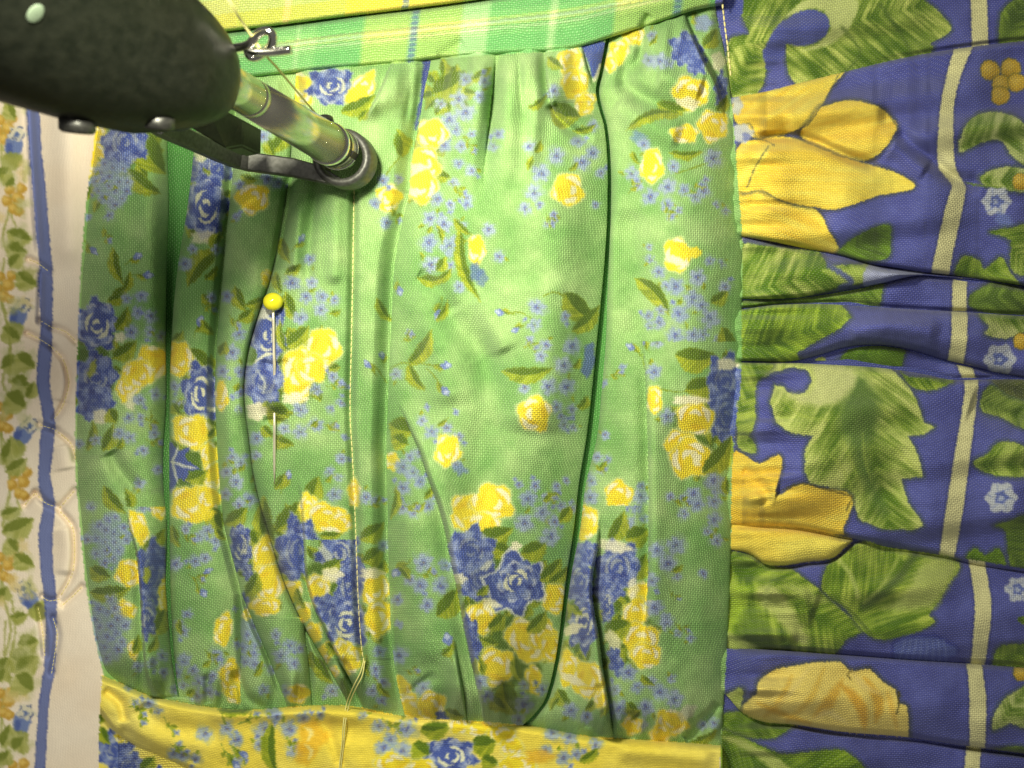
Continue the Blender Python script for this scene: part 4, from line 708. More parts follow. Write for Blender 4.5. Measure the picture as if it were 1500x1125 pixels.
def build_grid(name, X, Y, Z, U, V, C, mat, parent):
    nr, nc = X.shape
    k = (H - Z) / H                                # perspective: where a point at this height stands on plan
    px = NX + (X - NX) * k; py = NY + (Y - NY) * k
    co = np.stack([(px - 750) * S, -(py - 562.5) * S, Z * S], -1).reshape(-1, 3).astype(np.float32)
    idx = np.arange(nr * nc).reshape(nr, nc)
    f = np.stack([idx[:-1, :-1], idx[1:, :-1], idx[1:, 1:], idx[:-1, 1:]], -1).reshape(-1, 4)
    # outward (camera facing) winding
    a, b, c = co[f[len(f) // 2, 0]], co[f[len(f) // 2, 1]], co[f[len(f) // 2, 2]]
    if np.cross(b - a, c - a)[2] < 0: f = f[:, ::-1]
    me = bpy.data.meshes.new(name)
    me.vertices.add(len(co)); me.vertices.foreach_set('co', co.ravel())
    nf = len(f)
    me.loops.add(nf * 4); me.loops.foreach_set('vertex_index', f.ravel().astype(np.int32))
    me.polygons.add(nf); me.polygons.foreach_set('loop_start', np.arange(0, nf * 4, 4, dtype=np.int32))
    at = me.attributes.new('print', 'FLOAT_COLOR', 'POINT')
    at.data.foreach_set('color', np.concatenate([C.reshape(-1, 3), np.ones((nr * nc, 1))], 1).astype(np.float32).ravel())
    at = me.attributes.new('weave', 'FLOAT_VECTOR', 'POINT')
    at.data.foreach_set('vector', np.stack([U, V, np.zeros_like(U)], -1).astype(np.float32).ravel())
    me.update(calc_edges=True); me.validate()
    me.materials.append(mat)
    o = bpy.data.objects.new(name, me); COL.objects.link(o)
    if parent: o.parent = parent
    ix = np.clip(np.round(X + M).astype(int), 0, WW - 1).ravel(); iy = np.clip(np.round(Y + M).astype(int), 0, HH - 1).ravel()
    for dx in (-1, 0, 1):
        for dy in (-1, 0, 1):
            np.maximum.at(QZ, (np.clip(iy + dy, 0, HH - 1), np.clip(ix + dx, 0, WW - 1)), Z.ravel())
    return o

def zq(x, y):
    return float(QZ[int(np.clip(round(y) + M, 0, HH - 1)), int(np.clip(round(x) + M, 0, WW - 1))])

HS, HF = 2.3, 3.1
def ribbon(name, mat, parent, axis, lo, hi, a0, a1, h, rlo=8, rhi=8, under_lo=False, under_hi=False, ext=22, zb=0.0, q=1.5,
           feats=(), taper=None, bulge=.3, wr=1.0, plain=None, seed=1, ruv=0.0):
    na = int((a1 - a0) / q) + 1
    al = np.linspace(a0, a1, na)
    L, Hh = lo(al), hi(al)
    Hh = np.maximum(Hh, L + 1.0)
    l2 = L - (ext if under_lo else 0); h2 = Hh + (ext if under_hi else 0)
    ns = int(np.percentile(h2 - l2, 80) / q) + 2
    s = np.linspace(0, 1, ns)
    s = np.concatenate([[0], s, [1]])
    Wd = l2[:, None] + (h2 - l2)[:, None] * s[None, :]
    A = np.repeat(al[:, None], ns + 2, 1)
    dl = Wd - L[:, None]; dh = Hh[:, None] - Wd; wid = (Hh - L)[:, None]
    def edge(d, r, under):
        r = np.minimum(r, wid * .5)
        if under: return .0 + smooth((d + 1) / (np.maximum(r, 9) + 1))
        return np.sqrt(np.clip(1 - (1 - np.clip(d / r, 0, 1)) ** 2, 0, 1))
    mid = np.clip(dl / np.maximum(wid, 1), 0, 1)
    body = (1 - bulge) + bulge * np.sin(math.pi * mid)
    X, Y = (Wd, A) if axis == 'v' else (A, Wd)
    z = h * edge(dl, rlo, under_lo) * edge(dh, rhi, under_hi) * body
    keep = np.clip(z / max(h, .1) * 2, 0, 1)
    z = z * HS
    fz = np.zeros_like(z)
    for f in feats: f(X, Y, fz)
    z = z + fz * keep * HF
    z += wr * keep * ((fbm(X, Y, 46, seed) - .5) * 5 + (vnoise(X * (1 if axis == 'v' else .4), Y * (.4 if axis == 'v' else 1), 13, seed + 3) - .5) * 1.3)
    if taper is not None: z = z * taper(X, Y)
    z = np.where(z < 6, 6 * np.exp(np.minimum(z - 6, 0) / 6.0), z) - 1.5 + zb
    z[:, 0] = min(zb - 3, -1); z[:, -1] = min(zb - 3, -1)
    # weave coordinates: arc length across, position along
    dz = np.diff(z, axis=1); dw = np.diff(Wd, axis=1); dz[:, 0] = 0; dz[:, -1] = 0
    arc = np.concatenate([np.zeros((na, 1)), np.cumsum(np.hypot(dw, np.clip(dz, -3, 3)), 1)], 1)
    arc = arc - arc[:, ns // 2:ns // 2 + 1] + (Wd[:, ns // 2:ns // 2 + 1] - Wd[:, ns // 2:ns // 2 + 1].mean()) * .6
    along = A + (mid - .5) * 6
    wobu = (fbm(X, Y, 120, seed + 9) - .5) * 26; wobv = (fbm(X, Y, 140, seed + 14) - .5) * 26
    uu, vv = arc + wobu, along + wobv
    c_, s_ = math.cos(ruv), math.sin(ruv)
    U, V = uu * c_ - vv * s_, uu * s_ + vv * c_
    # printed colour, with the small stagger the threads give a print
    jx = (hash2((U // 2.8).astype(np.int64), (V // 2.8).astype(np.int64), 3) - .5) * 1.5
    jy = (hash2((U // 2.8).astype(np.int64), (V // 2.8).astype(np.int64), 8) - .5) * 1.5
    Ws = np.clip(Wd, L[:, None] + .9, Hh[:, None] - .9)
    sx, sy = (Ws, A) if axis == 'v' else (A, Ws)
    if plain is None:
        fx = np.clip(sx + jx + M, 0, WW - 2); fy = np.clip(sy + jy + M, 0, HH - 2)
        i = fx.astype(int); j = fy.astype(int); gx = (fx - i)[..., None]; gy = (fy - j)[..., None]
        C = (LIN[j, i] * (1 - gx) + LIN[j, i + 1] * gx) * (1 - gy) + (LIN[j + 1, i] * (1 - gx) + LIN[j + 1, i + 1] * gx) * gy
    else:
        n = fbm(X, Y, 60, 4)[..., None]; C = srgb(np.array(plain[0]) * (1 - n) + np.array(plain[1]) * n)
    return build_grid(name, X, Y, z, U, V, C, mat, parent)

# ------------------------------------------------------------------ materials
def nodes(name):
    m = bpy.data.materials.new(name); m.use_nodes = True
    return m, m.node_tree.nodes, m.node_tree.links, m.node_tree.nodes['Principled BSDF']

def cloth(name, period=4.6, bump=1.0, grain_shade=.46, rough=.85, lift=.13, slubs=.5):
    m, N, Lk, B = nodes(name)
    pr = N.new('ShaderNodeAttribute'); pr.attribute_name = 'print'
    wv = N.new('ShaderNodeAttribute'); wv.attribute_name = 'weave'
    def math_(op, a, b=None, c=None):
        n = N.new('ShaderNodeMath'); n.operation = op
        for k, v in enumerate((a, b, c)):
            if v is None: continue
            if isinstance(v, (int, float)): n.inputs[k].default_value = v
            else: Lk.new(v, n.inputs[k])
        return n.outputs[0]
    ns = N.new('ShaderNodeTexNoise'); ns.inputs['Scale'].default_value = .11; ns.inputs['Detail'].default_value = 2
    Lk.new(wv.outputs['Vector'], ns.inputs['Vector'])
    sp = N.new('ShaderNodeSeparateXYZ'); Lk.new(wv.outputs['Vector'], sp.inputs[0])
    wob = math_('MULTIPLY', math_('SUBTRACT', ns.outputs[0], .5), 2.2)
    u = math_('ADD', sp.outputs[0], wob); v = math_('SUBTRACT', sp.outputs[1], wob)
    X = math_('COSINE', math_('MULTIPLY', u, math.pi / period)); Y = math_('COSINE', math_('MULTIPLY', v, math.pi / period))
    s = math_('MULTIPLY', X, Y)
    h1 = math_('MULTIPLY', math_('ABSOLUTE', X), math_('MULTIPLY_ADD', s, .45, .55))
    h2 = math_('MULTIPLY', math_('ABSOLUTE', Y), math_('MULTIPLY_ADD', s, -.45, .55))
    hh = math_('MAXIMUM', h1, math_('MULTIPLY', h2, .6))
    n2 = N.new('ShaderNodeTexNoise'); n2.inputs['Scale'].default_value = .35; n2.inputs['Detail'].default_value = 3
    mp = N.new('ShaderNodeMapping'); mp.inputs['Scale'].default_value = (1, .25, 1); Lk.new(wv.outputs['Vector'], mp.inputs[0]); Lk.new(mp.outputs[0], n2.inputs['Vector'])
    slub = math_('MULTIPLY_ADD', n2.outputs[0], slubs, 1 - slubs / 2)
    # uneven dye, plus shade of the weave gaps painted into the colour; crowns paler
    g = math_('MULTIPLY', math_('MULTIPLY_ADD', hh, grain_shade * 1.5, 1 - grain_shade), slub)
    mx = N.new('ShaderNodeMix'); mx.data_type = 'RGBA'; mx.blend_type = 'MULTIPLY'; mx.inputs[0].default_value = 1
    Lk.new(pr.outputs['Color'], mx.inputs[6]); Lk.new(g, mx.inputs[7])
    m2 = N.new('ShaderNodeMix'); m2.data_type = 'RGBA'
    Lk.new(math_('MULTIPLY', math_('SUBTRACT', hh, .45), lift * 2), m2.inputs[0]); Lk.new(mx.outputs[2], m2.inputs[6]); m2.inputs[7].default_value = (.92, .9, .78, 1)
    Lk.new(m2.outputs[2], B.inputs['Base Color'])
    bp = N.new('ShaderNodeBump'); bp.inputs['Strength'].default_value = bump; bp.inputs['Distance'].default_value = S * 1.3
    Lk.new(hh, bp.inputs['Height']); Lk.new(bp.outputs[0], B.inputs['Normal'])
    B.inputs['Roughness'].default_value = rough
    B.inputs['Specular IOR Level'].default_value = .25
    B.inputs['Sheen Weight'].default_value = .12; B.inputs['Sheen Roughness'].default_value = .5
    return m
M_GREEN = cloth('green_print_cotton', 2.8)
M_BLUE = cloth('blue_print_cotton', 2.75, grain_shade=.42, lift=.12)
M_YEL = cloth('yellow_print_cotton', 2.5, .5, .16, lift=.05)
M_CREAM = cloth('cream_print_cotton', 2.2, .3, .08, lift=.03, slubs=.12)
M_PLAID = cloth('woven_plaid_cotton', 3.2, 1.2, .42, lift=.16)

def simple(name, col, rough=.5, metal=0.0, noise=None, bump=0.0, spec=.5):
    m, N, Lk, B = nodes(name)
    B.inputs['Roughness'].default_value = rough; B.inputs['Metallic'].default_value = metal; B.inputs['Specular IOR Level'].default_value = spec
    tc = N.new('ShaderNodeTexCoord'); nz = N.new('ShaderNodeTexNoise'); nz.inputs['Scale'].default_value = noise[0] if noise else 300; nz.inputs['Detail'].default_value = 5
    Lk.new(tc.outputs['Object'], nz.inputs['Vector'])
    cr = N.new('ShaderNodeValToRGB'); c2 = noise[1] if noise else [c * .8 for c in col]
    cr.color_ramp.elements[0].color = (*c2, 1); cr.color_ramp.elements[1].color = (*col, 1); cr.color_ramp.elements[0].position = .35; cr.color_ramp.elements[1].position = .65
    Lk.new(nz.outputs[0], cr.inputs[0]); Lk.new(cr.outputs[0], B.inputs['Base Color'])
    if bump:
        bp = N.new('ShaderNodeBump'); bp.inputs['Strength'].default_value = bump; bp.inputs['Distance'].default_value = S * 2; Lk.new(nz.outputs[0], bp.inputs['Height']); Lk.new(bp.outputs[0], B.inputs['Normal'])
    return m
M_PAINT = simple('hammered_dark_paint', (.008, .009, .0065), .38, 0, (600, (.004, .005, .0035)), .3, .2)
M_STEEL = simple('polished_steel', (.64, .62, .54), .27, 1, (900, (.62, .60, .54)))
M_CHROME = simple('bright_chrome', (.85, .84, .80), .10, 1)
M_GREY = simple('brushed_grey_steel', (.13, .13, .125), .48, .55, (1200, (.075, .075, .07)), .1)
M_DARK = simple('blackened_steel', (.022, .022, .02), .4, .1, (1500, (.01, .01, .01)), .15)
M_DOT = simple('pale_green_paint', (.08, .11, .075), .8)
M_BRASS = simple('pale_brass_wire', (.95, .88, .70), .35, .6)
M_PINH = simple('yellow_glass_bead', (.86, .78, .03), .12)
M_THREAD = simple('pale_yellow_thread', (.86, .82, .34), .6, 0, (3000, (.75, .70, .24)))
M_STITCH = simple('cream_yellow_thread', (.84, .76, .38), .7, 0, (3000, (.72, .62, .26)))

# ------------------------------------------------------------------ the quilt
def empty(name, loc):
    o = bpy.data.objects.new(name, None); COL.objects.link(o); o.location = loc; o.empty_display_size = .01; return o
def tag(o, label, cat, group=None):
    o['label'] = label; o['category'] = cat
    if group: o['group'] = group

quilt = empty('quilt', (0, 0, 0))
tag(quilt, 'patchwork quilt with gathered green floral panel, blue ruffle and cream border', 'quilt')

const = lambda v: (lambda t: np.full(np.shape(t), float(v)))

# cream border with quilted puffs
scal = [[(77, 480), (96, 486), (112, 501)], [(77, 509), (93, 528), (101, 560), (93, 592), (80, 613)], [(80, 629), (104, 650), (111, 672)], [(109, 719), (98, 732), (88, 743)], [(88, 749), (104, 768), (109, 789), (107, 837), (90, 871)], [(120, 860), (106, 874), (93, 885)], [(78, 905), (84, 930), (80, 960), (76, 985)]]
inner = [[(40, 488), (60, 498), (77, 509)], [(52, 722), (66, 736), (80, 742)], [(62, 874), (72, 880), (86, 878)], [(58, 622), (70, 626), (80, 629)], [(42, 380), (56, 386), (72, 398)], [(60, 470), (70, 476), (77, 480)], [(56, 890), (62, 920), (66, 960)], [(36, 740), (52, 722)], [(60, 400), (58, 470)]]
bf = [valley(p, 3, 5, 0, 0) for p in scal + inner] + [valley([(40, 100), (48, 250), (58, 385)], 3, 6), valley([(95, 100), (100, 400)], -4, 22), valley([(88, 520), (92, 560), (88, 590)], -2, 14), valley([(92, 770), (98, 800), (94, 845)], -2, 14), valley([(88, 650), (96, 690)], -2, 15)]
border = ribbon('border_strip', M_CREAM, quilt, 'v', const(-145), const(176), -145, 1272, 8, 4, 4, zb=0, q=1.9, feats=bf, bulge=.1, wr=.35, seed=40)

# blue ruffle
ruffle = ribbon('ruffle_panel', M_BLUE, quilt, 'h', const(-145), const(1272), RX0, RX1, 1.5, q=6, zb=-5, wr=.3, plain=((70, 78, 160), (84, 94, 174)))
ruffle.data.name = 'ruffle_panel'
gath = lambda X, Y: 1 - .82 * np.exp(-(np.clip(X - 1066, 0, None) / 34.0) ** 2)
def gathers(X, Y, z):                              # small tucks along the seam
    k = np.exp(-((np.clip(X, 1070, None) - 1070) / 75.0) ** 2)
    z += k * ((vnoise(Y, X * .06, 10, 61) - .5) * 10 + (vnoise(Y, X * .04, 21, 62) - .5) * 17)
def waves(X, Y, z):
    z += ((vnoise(Y + (X - 1060) * .14, X * .16, 30, 71) - .5) * 8 + (vnoise(X, Y * .6, 62, 72) - .5) * 8) * smooth((X - 1080) / 80)
ff = [gathers, waves, valley([(1106, 202), (1175, 202), (1240, 228), (1290, 245)], 9, 8), valley([(1150, 190), (1220, 170), (1300, 168)], -5, 20), valley([(1310, 190), (1350, 222), (1400, 262), (1440, 270)], 7, 12), valley([(1300, 215), (1360, 250)], -4, 14), valley([(1090, 290), (1150, 300), (1220, 330)], 4, 14),
      valley([(1144, 600), (1146, 660), (1150, 700)], 4, 22), valley([(1085, 690), (1110, 705), (1130, 740)], 5, 10), valley([(1090, 735), (1120, 720), (1140, 722)], -5, 12), valley([(1180, 890), (1240, 880), (1330, 890)], 4, 20), valley([(1075, 905), (1110, 925), (1170, 940)], -4, 14), valley([(1120, 860), (1200, 890)], -4, 24),
      valley([(1240, 490), (1300, 478), (1380, 490)], -4, 14), valley([(1090, 1030), (1150, 1020), (1300, 1030)], -4, 20), valley([(1420, 590), (1450, 600), (1500, 620)], 5, 18)]
def rp(lo, hi, h, zb, ulo, uhi, rlo=8, rhi=8, seed=1):
    return ribbon('pleat', M_BLUE, ruffle, 'h', lo, hi, RX0, RX1, h, rlo, rhi, ulo, uhi, 20, zb, feats=ff, taper=gath, bulge=.5, seed=seed, wr=1.0, ruv=.04)
rp(const(-145), RA, 10, 0, False, True, seed=101)
rp(RA, RB, 22, 5, False, False, 9, 9, 102)
rp(RB, RC, 19, 1, True, False, 8, 8, 103)
rp(RC, RD, 6, -4, True, True, 8, 8, 104)
rp(RD, RE4, 20, 5, False, False, 8, 12, 105)
rp(RE4, RF, 4, -5, True, True, 6, 6, 106)
rp(RF, RG, 24, 5, False, False, 9, 10, 107)
rp(RG, RH, 14, 1, True, False, 6, 7, 108)
rp(RH, RI, 15, -3, True, True, 8, 8, 109)
rp(RI, RJ, 22, 5, False, False, 8, 10, 110)
rp(RJ, const(1272), 13, -2, True, False, 8, 8, 111)

# green gathered panel: flat backing, its darker green painting in crevice shade, and pleats over it
panel = ribbon('gathered_panel', M_GREEN, quilt, 'v', lambda t: GL(t) + 14, lambda t: RE(t) - 12, 20, 1085, 1, 6, 6, zb=0, q=3, wr=.2, plain=((78, 146, 66), (96, 164, 80)), seed=3)
def tap(X, Y):
    a = np.clip(Y - GTOP(X), 0, None); b = np.clip(GBOT(X) - Y, 0, None)
    return (.22 + .78 * np.sqrt(smooth(a / 62))) * (.22 + .78 * np.sqrt(smooth(b / 54)))
ft = [
    step(A2L, 9, 26, 1, .3), step(D2L, 9, 22, 1, .35), step(GLs, 17, 46, 1, .3, 0, roll=9), step(FR2, 7, 18, -1, .4), step(H1, 13, 30, -1, .35, 0, roll=8), step(ILs, 7, 34, 1, .3, .3, under=.8, roll=14),
    valley(STITCH, 6, 6, .02, .02), valley([(545, 330), (545, 600), (545, 850)], -3, 18),
    step([(727, 70), (723, 110), (718, 160), (710, 230), (705, 300)], 7, 40, -1, 0, .7, under=.5, roll=16), valley([(726, 70), (720, 150), (709, 240), (703, 330)], 9, 13, 0, .6),
    valley([(760, 70), (762, 120), (766, 180)], 4, 5, 0, .6), valley([(744, 80), (746, 160), (738, 300)], -4, 15, 0, .5), valley([(784, 80), (786, 160), (770, 300)], -4, 11, 0, .5),
    step([(799, 62), (799, 90), (801, 120), (807, 152), (822, 180)], 10, 24, 1, 0, .35), valley([(806, 150), (826, 182), (852, 198), (872, 206)], 6, 8, .1, .3), step([(850, 52), (858, 90), (870, 130)], 6, 16, -1, 0, .3),
    valley([(950, 58), (938, 84), (918, 108), (922, 128), (950, 146), (1000, 163), (1062, 172)], 8, 14, .15, .35), valley([(900, 150), (940, 180), (1000, 200)], -5, 18), valley([(960, 110), (1000, 120), (1030, 130)], -5, 16),
    step([(1000, 10), (1012, 45), (1034, 92), (1052, 126), (1064, 180)], 8, 22, -1, 0, .3),
    step([(574, 90), (552, 140), (528, 185)], 10, 26, 1, 0, .4), valley([(629, 88), (620, 140), (609, 200)], 9, 6, 0, .3), valley([(572, 830), (577, 950), (590, 1046)], 7, 4, .3, 0), valley([(566, 620), (570, 720)], 3, 5), valley([(432, 110), (440, 150), (452, 190)], 5, 6, 0, .4), valley([(505, 100), (490, 150)], 5, 6, 0, .4), valley([(604, 95), (600, 140), (590, 200)], 4, 6, 0, .4), valley([(655, 88), (650, 130)], 3, 6, 0, .4),
    valley([(636, 440), (670, 476), (708, 525), (716, 600)], 6, 20, .3, .4), valley([(690, 320), (702, 450), (720, 570), (700, 720), (690, 800)], 6, 34, .2, .3), valley([(800, 240), (820, 420), (800, 640)], -5, 40), valley([(730, 880), (740, 960), (735, 1040)], -5, 30), valley([(600, 430), (640, 500), (660, 600)], -3, 22), valley([(780, 400), (790, 520), (770, 640)], -4, 44), valley([(700, 430), (740, 520)], -4, 16),
    valley([(668, 460), (640, 420), (610, 400)], 3, 12), valley([(430, 250), (416, 330), (404, 404)], 7, 8, .1, .4), valley([(468, 240), (456, 330), (450, 420)], 4, 9), valley([(440, 300), (430, 400)], -4, 8), valley([(492, 280), (490, 420)], -4, 12),
    valley([(402, 545), (402, 610)], -5, 16, .3, .3), valley([(380, 530), (402, 535), (424, 528)], 3, 5, .3, .3), valley([(382, 618), (402, 616), (422, 622)], 3, 5, .3, .3), valley([(402, 620), (400, 680)], 2, 6, .1, .5), valley([(375, 360), (376, 480), (350, 620)], -3, 14),
    valley([(160, 660), (176, 690), (200, 720)], 5, 12), valley([(215, 240), (222, 420), (222, 640)], -4, 18), valley([(920, 300), (930, 420), (940, 500)], 5, 22), valley([(1000, 260), (1010, 460), (1010, 640)], -4, 40), valley([(600, 740), (612, 860), (630, 980)], -4, 24),
    valley([(880, 1000), (866, 1040), (862, 1070)], 4, 6), valley([(1056, 1030), (1030, 1060), (1005, 1084)], 8, 7, .1, 0), valley([(1066, 1050), (1040, 1078)], -4, 6, 0, 0), valley([(640, 985), (600, 1015), (588, 1044)], 4, 6, .2, 0), valley([(340, 980), (360, 1020), (390, 1040)], 6, 7, .2, 0), valley([(224, 960), (232, 1000), (250, 1028)], 5, 6, .3, 0), valley([(300, 985), (305, 1030)], 4, 6, .3, 0), valley([(500, 960), (520, 1010), (525, 1036)], 6, 6, .2, 0), valley([(930, 1040), (926, 1082)], 5, 7, .3, 0), valley([(735, 990), (746, 1062)], 4, 9, .3, 0),
]
ft = ft + [gm for gm in ()]
def fine(X, Y, z):                                 # small gathers close to both seams
    a = np.exp(-(np.clip(Y - GTOP(X), 0, None) / 50.0) ** 2) + np.exp(-(np.clip(GBOT(X) - Y, 0, None) / 42.0) ** 2)
    z += a * ((vnoise(X + Y * .1, Y * .05, 11, 81) - .5) * 9 + (vnoise(X, Y * .03, 25, 82) - .5) * 15)
ft.append(fine)
def gp(lo, hi, a0, a1, h, zb, rlo, rhi, ulo, uhi, seed, bulge=.3, ruv=0.0):
    return ribbon('pleat', M_GREEN, panel, 'v', lo, hi, a0, a1, h, rlo, rhi, ulo, uhi, 18, zb, 1.45, ft, tap, bulge, 1.0, None, seed, ruv)
gp(BL, lambda t: np.where(t < 866, CL_(t), np.minimum(CL_(t), 354 + (t - 866) * .04)), 60, 1075, 16, 8, 10, 14, False, True, 202, .5, ruv=.05)
gp(lambda t: np.full(t.shape, 352.0), CL_, 858, 1075, 10, 10, 10, 6, False, True, 203)
gp(lambda t: CR(t) + 0, lambda t: np.maximum(DL(t), CR(t) + 6), 895, 1075, 7, 9, 6, 6, True, True, 205)
gp(CL_, lambda t: np.minimum(np.where(t < 905, DL(t), CR(t)), CR(t)), 60, 1075, 18, 13, 18, 9, False, False, 204, .5, ruv=-.05)
gp(DL, FL, 60, 1080, 19, 17, 18, 26, False, True, 206, .3, .03)
gp(FL, GR, 40, 1085, 29, 18, 26, 70, False, False, 207, .72, -.03)
gapw = curve([(0, 5), (300, 5), (380, 6), (425, 8), (500, 13), (565, 14), (645, 15), (710, 10), (780, 9), (830, 7), (1000, 5), (1100, 4)])
gp(lambda t: GR(t) + gapw(t), RE, 0, 1100, 25, 4, 12, 52, False, False, 208, .62, .04)
gp(GL, E1, 60, 1065, 24, 6, 50, 26, False, False, 201, .45, -.02)

# yellow band, the dark floral patch under its corner, plaid bands
ribbon('lower_patch', M_GREEN, quilt, 'h', const(1020), const(1272), 143, 480, 5, 3, 3, zb=3, q=1.8, seed=55)
ribbon('yellow_band', M_YEL, quilt, 'h', lambda t: GBOT(t), YB, 147, 1058, 15, 12, 12, zb=9, q=1.6, bulge=.1, seed=56, wr=1.2,
       feats=[valley([(150, 1010), (176, 1030), (182, 1060)], 3, 7), valley([(205, 1030), (240, 1062), (330, 1075)], 3.5, 14), valley([(420, 1058), (560, 1078), (700, 1100)], 2.5, 20), valley([(300, 1050), (420, 1045), (540, 1052)], -3, 10), valley([(170, 1066), (230, 1100), (300, 1120)], 4, 8), valley([(900, 1100), (1050, 1112)], -3, 12), valley([(470, 1040), (500, 1125)], 2, 8)])
ribbon('plaid_band', M_PLAID, quilt, 'h', P1, GTOP, 195, 1060, 12, 8, 7, True, False, 16, 15, 1.5, bulge=.15, seed=57, wr=.8, feats=[step([(195, 90), (340, 74), (500, 50), (700, 32), (900, 8), (1060, -14)], 3, 16, 1, 0, 0, 'h', .3, 4), valley([(940, 42), (952, 20)], 4, 6), valley([(640, 84), (680, 60)], 2, 8)])
ribbon('plaid_strip', M_PLAID, quilt, 'h', const(-145), P1, 195, 1060, 13, 6, 7, zb=24, q=1.8, bulge=.05, seed=58, wr=.8)

# ------------------------------------------------------------------ stitches, pin, threads, machine
def I(x, y, z):                                    # point seen at photo pixel x, y when it stands at height z
    k = (H - z) / H
    return P(NX + (x - NX) * k, NY + (y - NY) * k, z)

def mesh_obj(name, bm, mat, parent=None, smooth_=True):
    me = bpy.data.meshes.new(name); bmesh.ops.recalc_face_normals(bm, faces=bm.faces); bm.to_mesh(me); bm.free()
    if smooth_:
        for p in me.polygons: p.use_smooth = True
    me.materials.append(mat)
    o = bpy.data.objects.new(name, me); COL.objects.link(o)
    if parent: o.parent = parent; o.matrix_parent_inverse = Matrix.Translation(-parent.location)
    return o

def frames(pts):
    out = []
    up = Vector((0, 0, 1))
    for k, p in enumerate(pts):
        t = (pts[min(k + 1, len(pts) - 1)] - pts[max(k - 1, 0)]).normalized()
        a = t.cross(up)
        if a.length < 1e-4: a = t.cross(Vector((0, 1, 0)))
        a.normalize(); b = a.cross(t).normalized(); out.append((p, t, a, b))
    return out

def tube(bm, pts, rad, n=12, caps=True, sx=1.0, sy=1.0, square=False):
    pts = [Vector(p) for p in pts]; rings = []
    rad = rad if isinstance(rad, (list, tuple)) else [rad] * len(pts)
    for (p, t, a, b), r in zip(frames(pts), rad):
        ring = []
        for k in range(n):
            th = 2 * math.pi * k / n
            ring.append(bm.verts.new(p + a * math.cos(th) * r * sx + b * math.sin(th) * r * sy))
        rings.append(ring)
    for r0, r1 in zip(rings, rings[1:]):
        for k in range(n): bm.faces.new((r0[k], r0[(k + 1) % n], r1[(k + 1) % n], r1[k]))
    if caps:
        bm.faces.new(rings[0][::-1]); bm.faces.new(rings[-1])
    return rings

def cspline(pts, n=6): return [Vector(q) for q in catmull([tuple(p) for p in pts], n, False)]

# stitches: one short thread loop, copied along each seam
sb = bmesh.new(); tube(sb, [Vector((-.5, 0, -.28)), Vector((-.4, 0, .02)), Vector((-.18, 0, .2)), Vector((.18, 0, .2)), Vector((.4, 0, .02)), Vector((.5, 0, -.28))], [.10, .17, .2, .2, .17, .10], 6)
bmesh.ops.scale(sb, vec=(1, 1, 1), verts=sb.verts)
stitch0 = mesh_obj('stitch', sb, M_STITCH, quilt)
first = [True]
def sew(path, pitch=9.0, size=8.0, wid=1.0, lift=.6, mat=None):
    q = catmull(path, 8, False); seg = np.hypot(*np.diff(q, axis=0).T); cum = np.concatenate([[0], np.cumsum(seg)])
    for d in np.arange(pitch / 2, cum[-1], pitch):
        x = np.interp(d, cum, q[:, 0]); y = np.interp(d, cum, q[:, 1]); x2 = np.interp(d + 2, cum, q[:, 0]); y2 = np.interp(d + 2, cum, q[:, 1])
        o = stitch0 if first[0] else stitch0.copy()
        if not first[0]: COL.objects.link(o); o.parent = quilt
        first[0] = False
        z = zq(x, y)
        o.location = I(x, y, z + lift)
        o.rotation_euler = (0, 0, math.atan2(-(y2 - y), x2 - x) + .12 * (rng.rand() - .5))
        s = size * S; o.scale = (s, s * wid, s * .55)
sew(STITCH, 8.6, 7.0, .6, .1)
for p in scal: sew(p, 5.6, 4.2, .75, .1)
for p in inner[:8]: sew(p, 5.6, 4.2, .75, .1)
sew([(1058, 4), (1062, 40), (1066, 70), (1070, 108)], 9, 7.5, .9, .2)

# glass-headed pin
zp0 = zq(402, 520) + 1.8; zp1 = zq(402, 640) + 1.8
zs = lambda y: zp0 + (zp1 - zp0) * (y - 520) / 120.0
for y in list(range(460, 535, 5)) + list(range(622, 710, 5)):
    pass
pin = empty('dressmaking_pin', I(400, 442, zq(400, 442)))
tag(pin, 'straight pin with yellow glass head pushed through the green gathered pleat', 'pin')
up0 = max(zq(401, y) - zs(y) for y in range(455, 530, 3)); up1 = max(zq(402, y) - zs(y) for y in range(625, 708, 3))
def zpin(y):
    if y < 545: return zs(y) + max(up0, 0) + 1.6
    if y > 612: return zs(y) + max(up1, 0) + 1.6
    return min(zq(402, y) - 6, zs(y))
bm = bmesh.new()
pp = [(400, 446), (400.5, 470), (401, 500), (401.5, 526), (402, 540), (402, 560), (402, 596), (402, 616), (402, 626), (402, 660), (402, 690), (402, 709)]
tube(bm, [I(x, y, zpin(y)) for x, y in pp], [1.9 * S] * 10 + [1.5 * S, .3 * S], 10)
mesh_obj('shaft', bm, M_BRASS, pin)
bm = bmesh.new(); bmesh.ops.create_uvsphere(bm, u_segments=28, v_segments=18, radius=12.6 * S)
bmesh.ops.translate(bm, vec=I(400, 442, zpin(446) + 4), verts=bm.verts); mesh_obj('head', bm, M_PINH, pin)

# loose thread tail at the bottom of the stitched line
bm = bmesh.new()
for off, pts in ((0, [(533, 966), (528, 985), (518, 1005), (508, 1030), (503, 1060), (501, 1090), (497, 1125), (494, 1180)]), (2.6, [(534, 968), (530, 990), (521, 1008), (511, 1032), (505, 1062), (503, 1092), (499, 1125), (497, 1180)])):
    tube(bm, cspline([I(x + off * .2, y, max(zq(x + a_, y + b_) for a_ in (-4, 0, 4) for b_ in (-9, -4, 0, 4, 9)) + 1.8) for x, y in pts], 6), 0.85 * S, 7)
tail = mesh_obj('loose_thread', bm, M_THREAD); tag(tail, 'loose pale yellow thread tail trailing down over the yellow band', 'thread')

